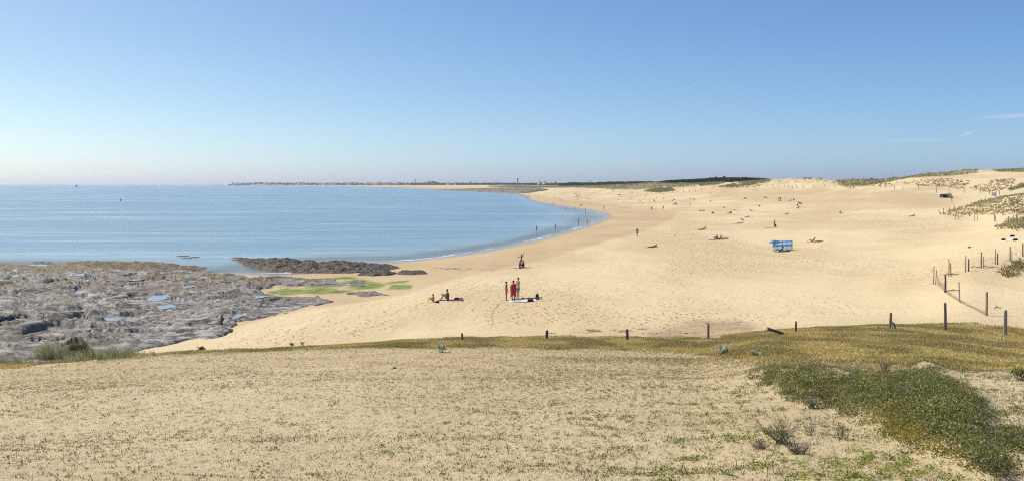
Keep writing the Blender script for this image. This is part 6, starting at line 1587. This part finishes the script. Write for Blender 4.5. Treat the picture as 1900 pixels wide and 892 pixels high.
# ------------------------------------------------------------------ the far town
WALLS = [M('render_white', (.72, .70, .66), .8, .06, .2), M('render_cream', (.62, .56, .46), .8, .06, .2), M('render_grey', (.45, .45, .46), .8, .06, .2)]
ROOFS = [M('roof_tile', (.33, .16, .10), .85, .2, .5), M('roof_slate', (.12, .13, .15), .7, .2, .5)]
GLASS = M('window_glass', (.05, .06, .08), .15, .1)
def house_proto(w, d_, h, rf, wi, ri):
    """walls, pitched roof, a row of windows and a door"""
    me1 = mesh_np('wall', [(-w / 2, -d_ / 2, -3), (w / 2, -d_ / 2, -3), (w / 2, d_ / 2, -3), (-w / 2, d_ / 2, -3), (-w / 2, -d_ / 2, h), (w / 2, -d_ / 2, h), (w / 2, d_ / 2, h), (-w / 2, d_ / 2, h), (-w / 2, 0, h + rf * .96), (w / 2, 0, h + rf * .96)],
                  [(0, 1, 5, 4), (1, 2, 6, 5), (2, 3, 7, 6), (3, 0, 4, 7), (4, 7, 8, 8), (5, 9, 6, 6)][:4], WALLS[wi], link=False, smooth=False)
    e = .4
    me2 = mesh_np('roof', [(-w / 2 - e, -d_ / 2 - e, h - .2), (w / 2 + e, -d_ / 2 - e, h - .2), (w / 2 + e, 0, h + rf), (-w / 2 - e, 0, h + rf), (w / 2 + e, d_ / 2 + e, h - .2), (-w / 2 - e, d_ / 2 + e, h - .2), (-w / 2 - e, 0, h - .2), (w / 2 + e, 0, h - .2)],
                  [(0, 1, 2, 3), (3, 2, 4, 5), (0, 3, 5, 6), (1, 7, 4, 2)], ROOFS[ri], link=False, smooth=False)
    wins = []
    for fl in range(max(1, int(h // 3))):
        for k in range(max(2, int(w // 3.5))):
            x = -w / 2 + w * (k + .5) / max(2, int(w // 3.5)); z = 1 + fl * 3
            wins.append(mesh_np('window', [(x - .6, -d_ / 2 - .04, z), (x + .6, -d_ / 2 - .04, z), (x + .6, -d_ / 2 - .04, z + 1.4), (x - .6, -d_ / 2 - .04, z + 1.4), (x - .6, -d_ / 2 + .1, z), (x + .6, -d_ / 2 + .1, z), (x + .6, -d_ / 2 + .1, z + 1.4), (x - .6, -d_ / 2 + .1, z + 1.4)],
                                [(0, 1, 2, 3), (0, 4, 5, 1), (3, 2, 6, 7), (0, 3, 7, 4), (1, 5, 6, 2)], GLASS, link=False, smooth=False))
    return me1, me2, wins
protos = [house_proto(13, 9, 5.5, 3, 0, 0), house_proto(10, 8, 3.2, 2.6, 0, 0), house_proto(16, 10, 6, 3, 1, 0), house_proto(12, 9, 6, 3.2, 0, 1), house_proto(24, 11, 9, 2.5, 2, 1), house_proto(18, 10, 6, 2.6, 0, 0)]
HL = ['white two storey house with tiled roof in the far town', 'low white cottage with tiled roof in the far town', 'cream house with tiled roof in the far town', 'white house with slate roof in the far town', 'long grey block with slate roof in the far town', 'wide white house with tiled roof in the far town']
rh = np.random.default_rng(55)
def house(x, d_, base, k, yaw):
    me1, me2, wins = protos[k]
    root = empty('house', ((x - HX) / F * d_, d_, base), yaw); root.scale = (1.3, 1.3, 1.45); tag(root, HL[k], 'house', 'houses of the far town, kind %d' % k)
    for nm, me in (('wall', me1), ('roof', me2)):
        o = bpy.data.objects.new(nm, me); COL.objects.link(o); o.parent = root
    for me in wins[:4]:
        o = bpy.data.objects.new('window', me); COL.objects.link(o); o.parent = root
xs_ = np.sort(rh.uniform(428, 800, 150))
for i, x in enumerate(xs_):
    d_ = np.interp(x, [425, 620, 800], [8300, 7300, 6100]) * rh.uniform(.93, .99)
    yb = np.interp(x, [425, 500, 620, 700, 800], [343.4, 343.3, 343.4, 343.8, 344.0]) - rh.uniform(0, 2.0)
    house(x, d_, ZC - (yb - HY) / F * d_, int(rh.integers(0, 6)), rh.uniform(-1.3, -.3))
for x in (832, 845, 858, 871, 1001, 1010, 1021, 1030):
    d_ = 5200 if x < 900 else 3700
    house(x, d_, ZC - (342.6 - HY) / F * d_, int(rh.integers(0, 4)), rh.uniform(-1.2, -.3))
def block(x0, x1, yt, yb, d_, name, label, col, steps=1, dirn=1, balc=True, storeys=9):
    """apartment block with banded balconies, optionally stepping down"""
    X0, X1 = (x0 - HX) / F * d_, (x1 - HX) / F * d_; zt, zb = ZC - (yt - HY) / F * d_, ZC - (yb - HY) / F * d_
    root = empty(name, ((X0 + X1) / 2, d_, zb)); tag(root, label, 'building'); W_ = (X1 - X0); H_ = zt - zb
    for s_ in range(steps):
        w_ = W_ / steps; x = -W_ / 2 + w_ * (s_ + .5); f = 1 - .13 * (s_ if dirn > 0 else steps - 1 - s_); h = H_ * f
        bxv = lambda a, b, c_, d2, e, g: [(a, c_, e), (b, c_, e), (b, d2, e), (a, d2, e), (a, c_, g), (b, c_, g), (b, d2, g), (a, d2, g)]
        BF = [(0, 3, 2, 1), (4, 5, 6, 7), (0, 1, 5, 4), (1, 2, 6, 5), (2, 3, 7, 6), (3, 0, 4, 7)]
        mesh_np('wall', bxv(x - w_ / 2 + .05, x + w_ / 2 - .05, 0, 14, -4, h), BF, col, parent=root, smooth=False)
        mesh_np('roof_slab', bxv(x - w_ / 2, x + w_ / 2, -.3, 14.3, h + .01, h + .7), BF, WALLS[2], parent=root, smooth=False)
        if balc:
            for q in range(1, storeys):
                z = h * q / storeys
                mesh_np('balcony', bxv(x - w_ / 2 + .6, x + w_ / 2 - .6, -1.4, -.02, z, z + 1.1), BF, WALLS[2], parent=root, smooth=False)
                mesh_np('window', bxv(x - w_ / 2 + 1, x + w_ / 2 - 1, -.06, .1, z + 1.15, z + 2.6), BF, GLASS, parent=root, smooth=False)
BLUEW = M('render_blue_grey', (.20, .23, .33), .8, .06, .2)
block(786.5, 796, 337.2, 343.8, 6300, 'apartment_block', 'stepped grey apartment block left of the white slab in the far town', M('render_mid', (.42, .43, .50), .8, .06, .2), 3, -1, storeys=8)
block(796, 802.2, 336, 344.2, 6280, 'apartment_block', 'tall white slab of the big seaside building in the far town', WALLS[0], 2, 1, False)
block(802.4, 813.5, 336.3, 343.4, 6290, 'apartment_block', 'blue grey wing stepping down right of the white slab', BLUEW, 4, 1, storeys=8)
block(778, 784.5, 340.6, 343.8, 6250, 'apartment_block', 'small white block left of the big seaside building', WALLS[0], 1, 1, True, 4)
def tower(x, d_, yt, yb, r, name, label, kind):
    zb = ZC - (yb - HY) / F * d_; H_ = ZC - (yt - HY) / F * d_ - zb; root = empty(name, ((x - HX) / F * d_, d_, zb)); tag(root, label, 'tower')
    def lathe(nm, pr_, mat):
        n_ = 20; V = [(r_ * math.cos(2 * math.pi * k / n_), r_ * math.sin(2 * math.pi * k / n_), z) for r_, z in pr_ for k in range(n_)]
        Fc = [(i * n_ + k, i * n_ + (k + 1) % n_, (i + 1) * n_ + (k + 1) % n_, (i + 1) * n_ + k) for i in range(len(pr_) - 1) for k in range(n_)]
        mesh_np(nm, V, Fc, mat, parent=root)
    conc = M('concrete_far', (.30, .31, .33), .85, .1, .1)
    if kind == 'mushroom':
        lathe('shaft', [(r * .30, -5), (r * .22, H_ * .5), (r * .26, H_ * .84)], conc); lathe('tank', [(r * .26, H_ * .82), (r * .9, H_ * .88), (r, H_ * .93), (r * .9, H_), (r * .1, H_ * 1.01)], conc)
    else:
        lathe('shaft', [(r * .70, -5), (r * .62, H_ * .6), (r * .66, H_ * .82)], conc); lathe('tank', [(r * .66, H_ * .78), (r, H_ * .84), (r, H_ * .97), (r * .8, H_), (r * .05, H_ * 1.01)], conc)
tower(770.5, 6200, 333.2, 343.2, 9.5, 'water_tower', 'mushroom shaped water tower above the far town', 'mushroom')
tower(960.3, 4200, 330.5, 341.2, 4.2, 'water_tower', 'tall plain water tower right of the headland', 'plain')
tower(1094.5, 2450, 334.3, 340.6, 1.8, 'lookout_tower', 'slender dark tower sticking out of the far tree line', 'plain')
tower(873.5, 5200, 337, 342, 3.2, 'church_tower', 'small dark tower in the tree line right of the town', 'plain')
tower(978.3, 3900, 338, 342, 2.2, 'church_tower', 'small stub of a tower right of the tall water tower', 'plain')
c = Vector(((922 - HX) / F * 4800, 4800, 5.0)); root = empty('tower_crane', c, .2); tag(root, 'thin tower crane over the trees left of the tall water tower', 'crane')
V, Fc, Cc = tubes([[(0, 0, 0), (0, 0, 10), (0, 0, 20)]], [(.7, .6)], [(.1,) * 3], 4); mesh_np('mast', V, Fc, WIREM, parent=root)
V, Fc, Cc = tubes([[(-26, 0, 19), (0, 0, 20), (16, 0, 19.5)]], [(.5, .5)], [(.1,) * 3], 4); mesh_np('jib', V, Fc, WIREM, parent=root)
for (x0, x1, lab) in ((392, 410, 'low dark islet off the tip of the far town'), ):
    d_ = 8600; V = []; n_ = 24
    for i in range(n_ + 1):
        t = i / n_; x = ((x0 + (x1 - x0) * t) - HX) / F * d_; h = 6 * math.sin(math.pi * t) ** .6
        V += [(x, d_, -1), (x, d_ + 30, h), (x, d_ + 80, h), (x, d_ + 120, -1)]
    Fc = [(i * 4 + k, (i + 1) * 4 + k, (i + 1) * 4 + k + 1, i * 4 + k + 1) for i in range(n_) for k in range(3)]
    o = mesh_np('islet', V, Fc, HEADM, {'weed': np.zeros(len(V))}); tag(o, lab, 'islet')
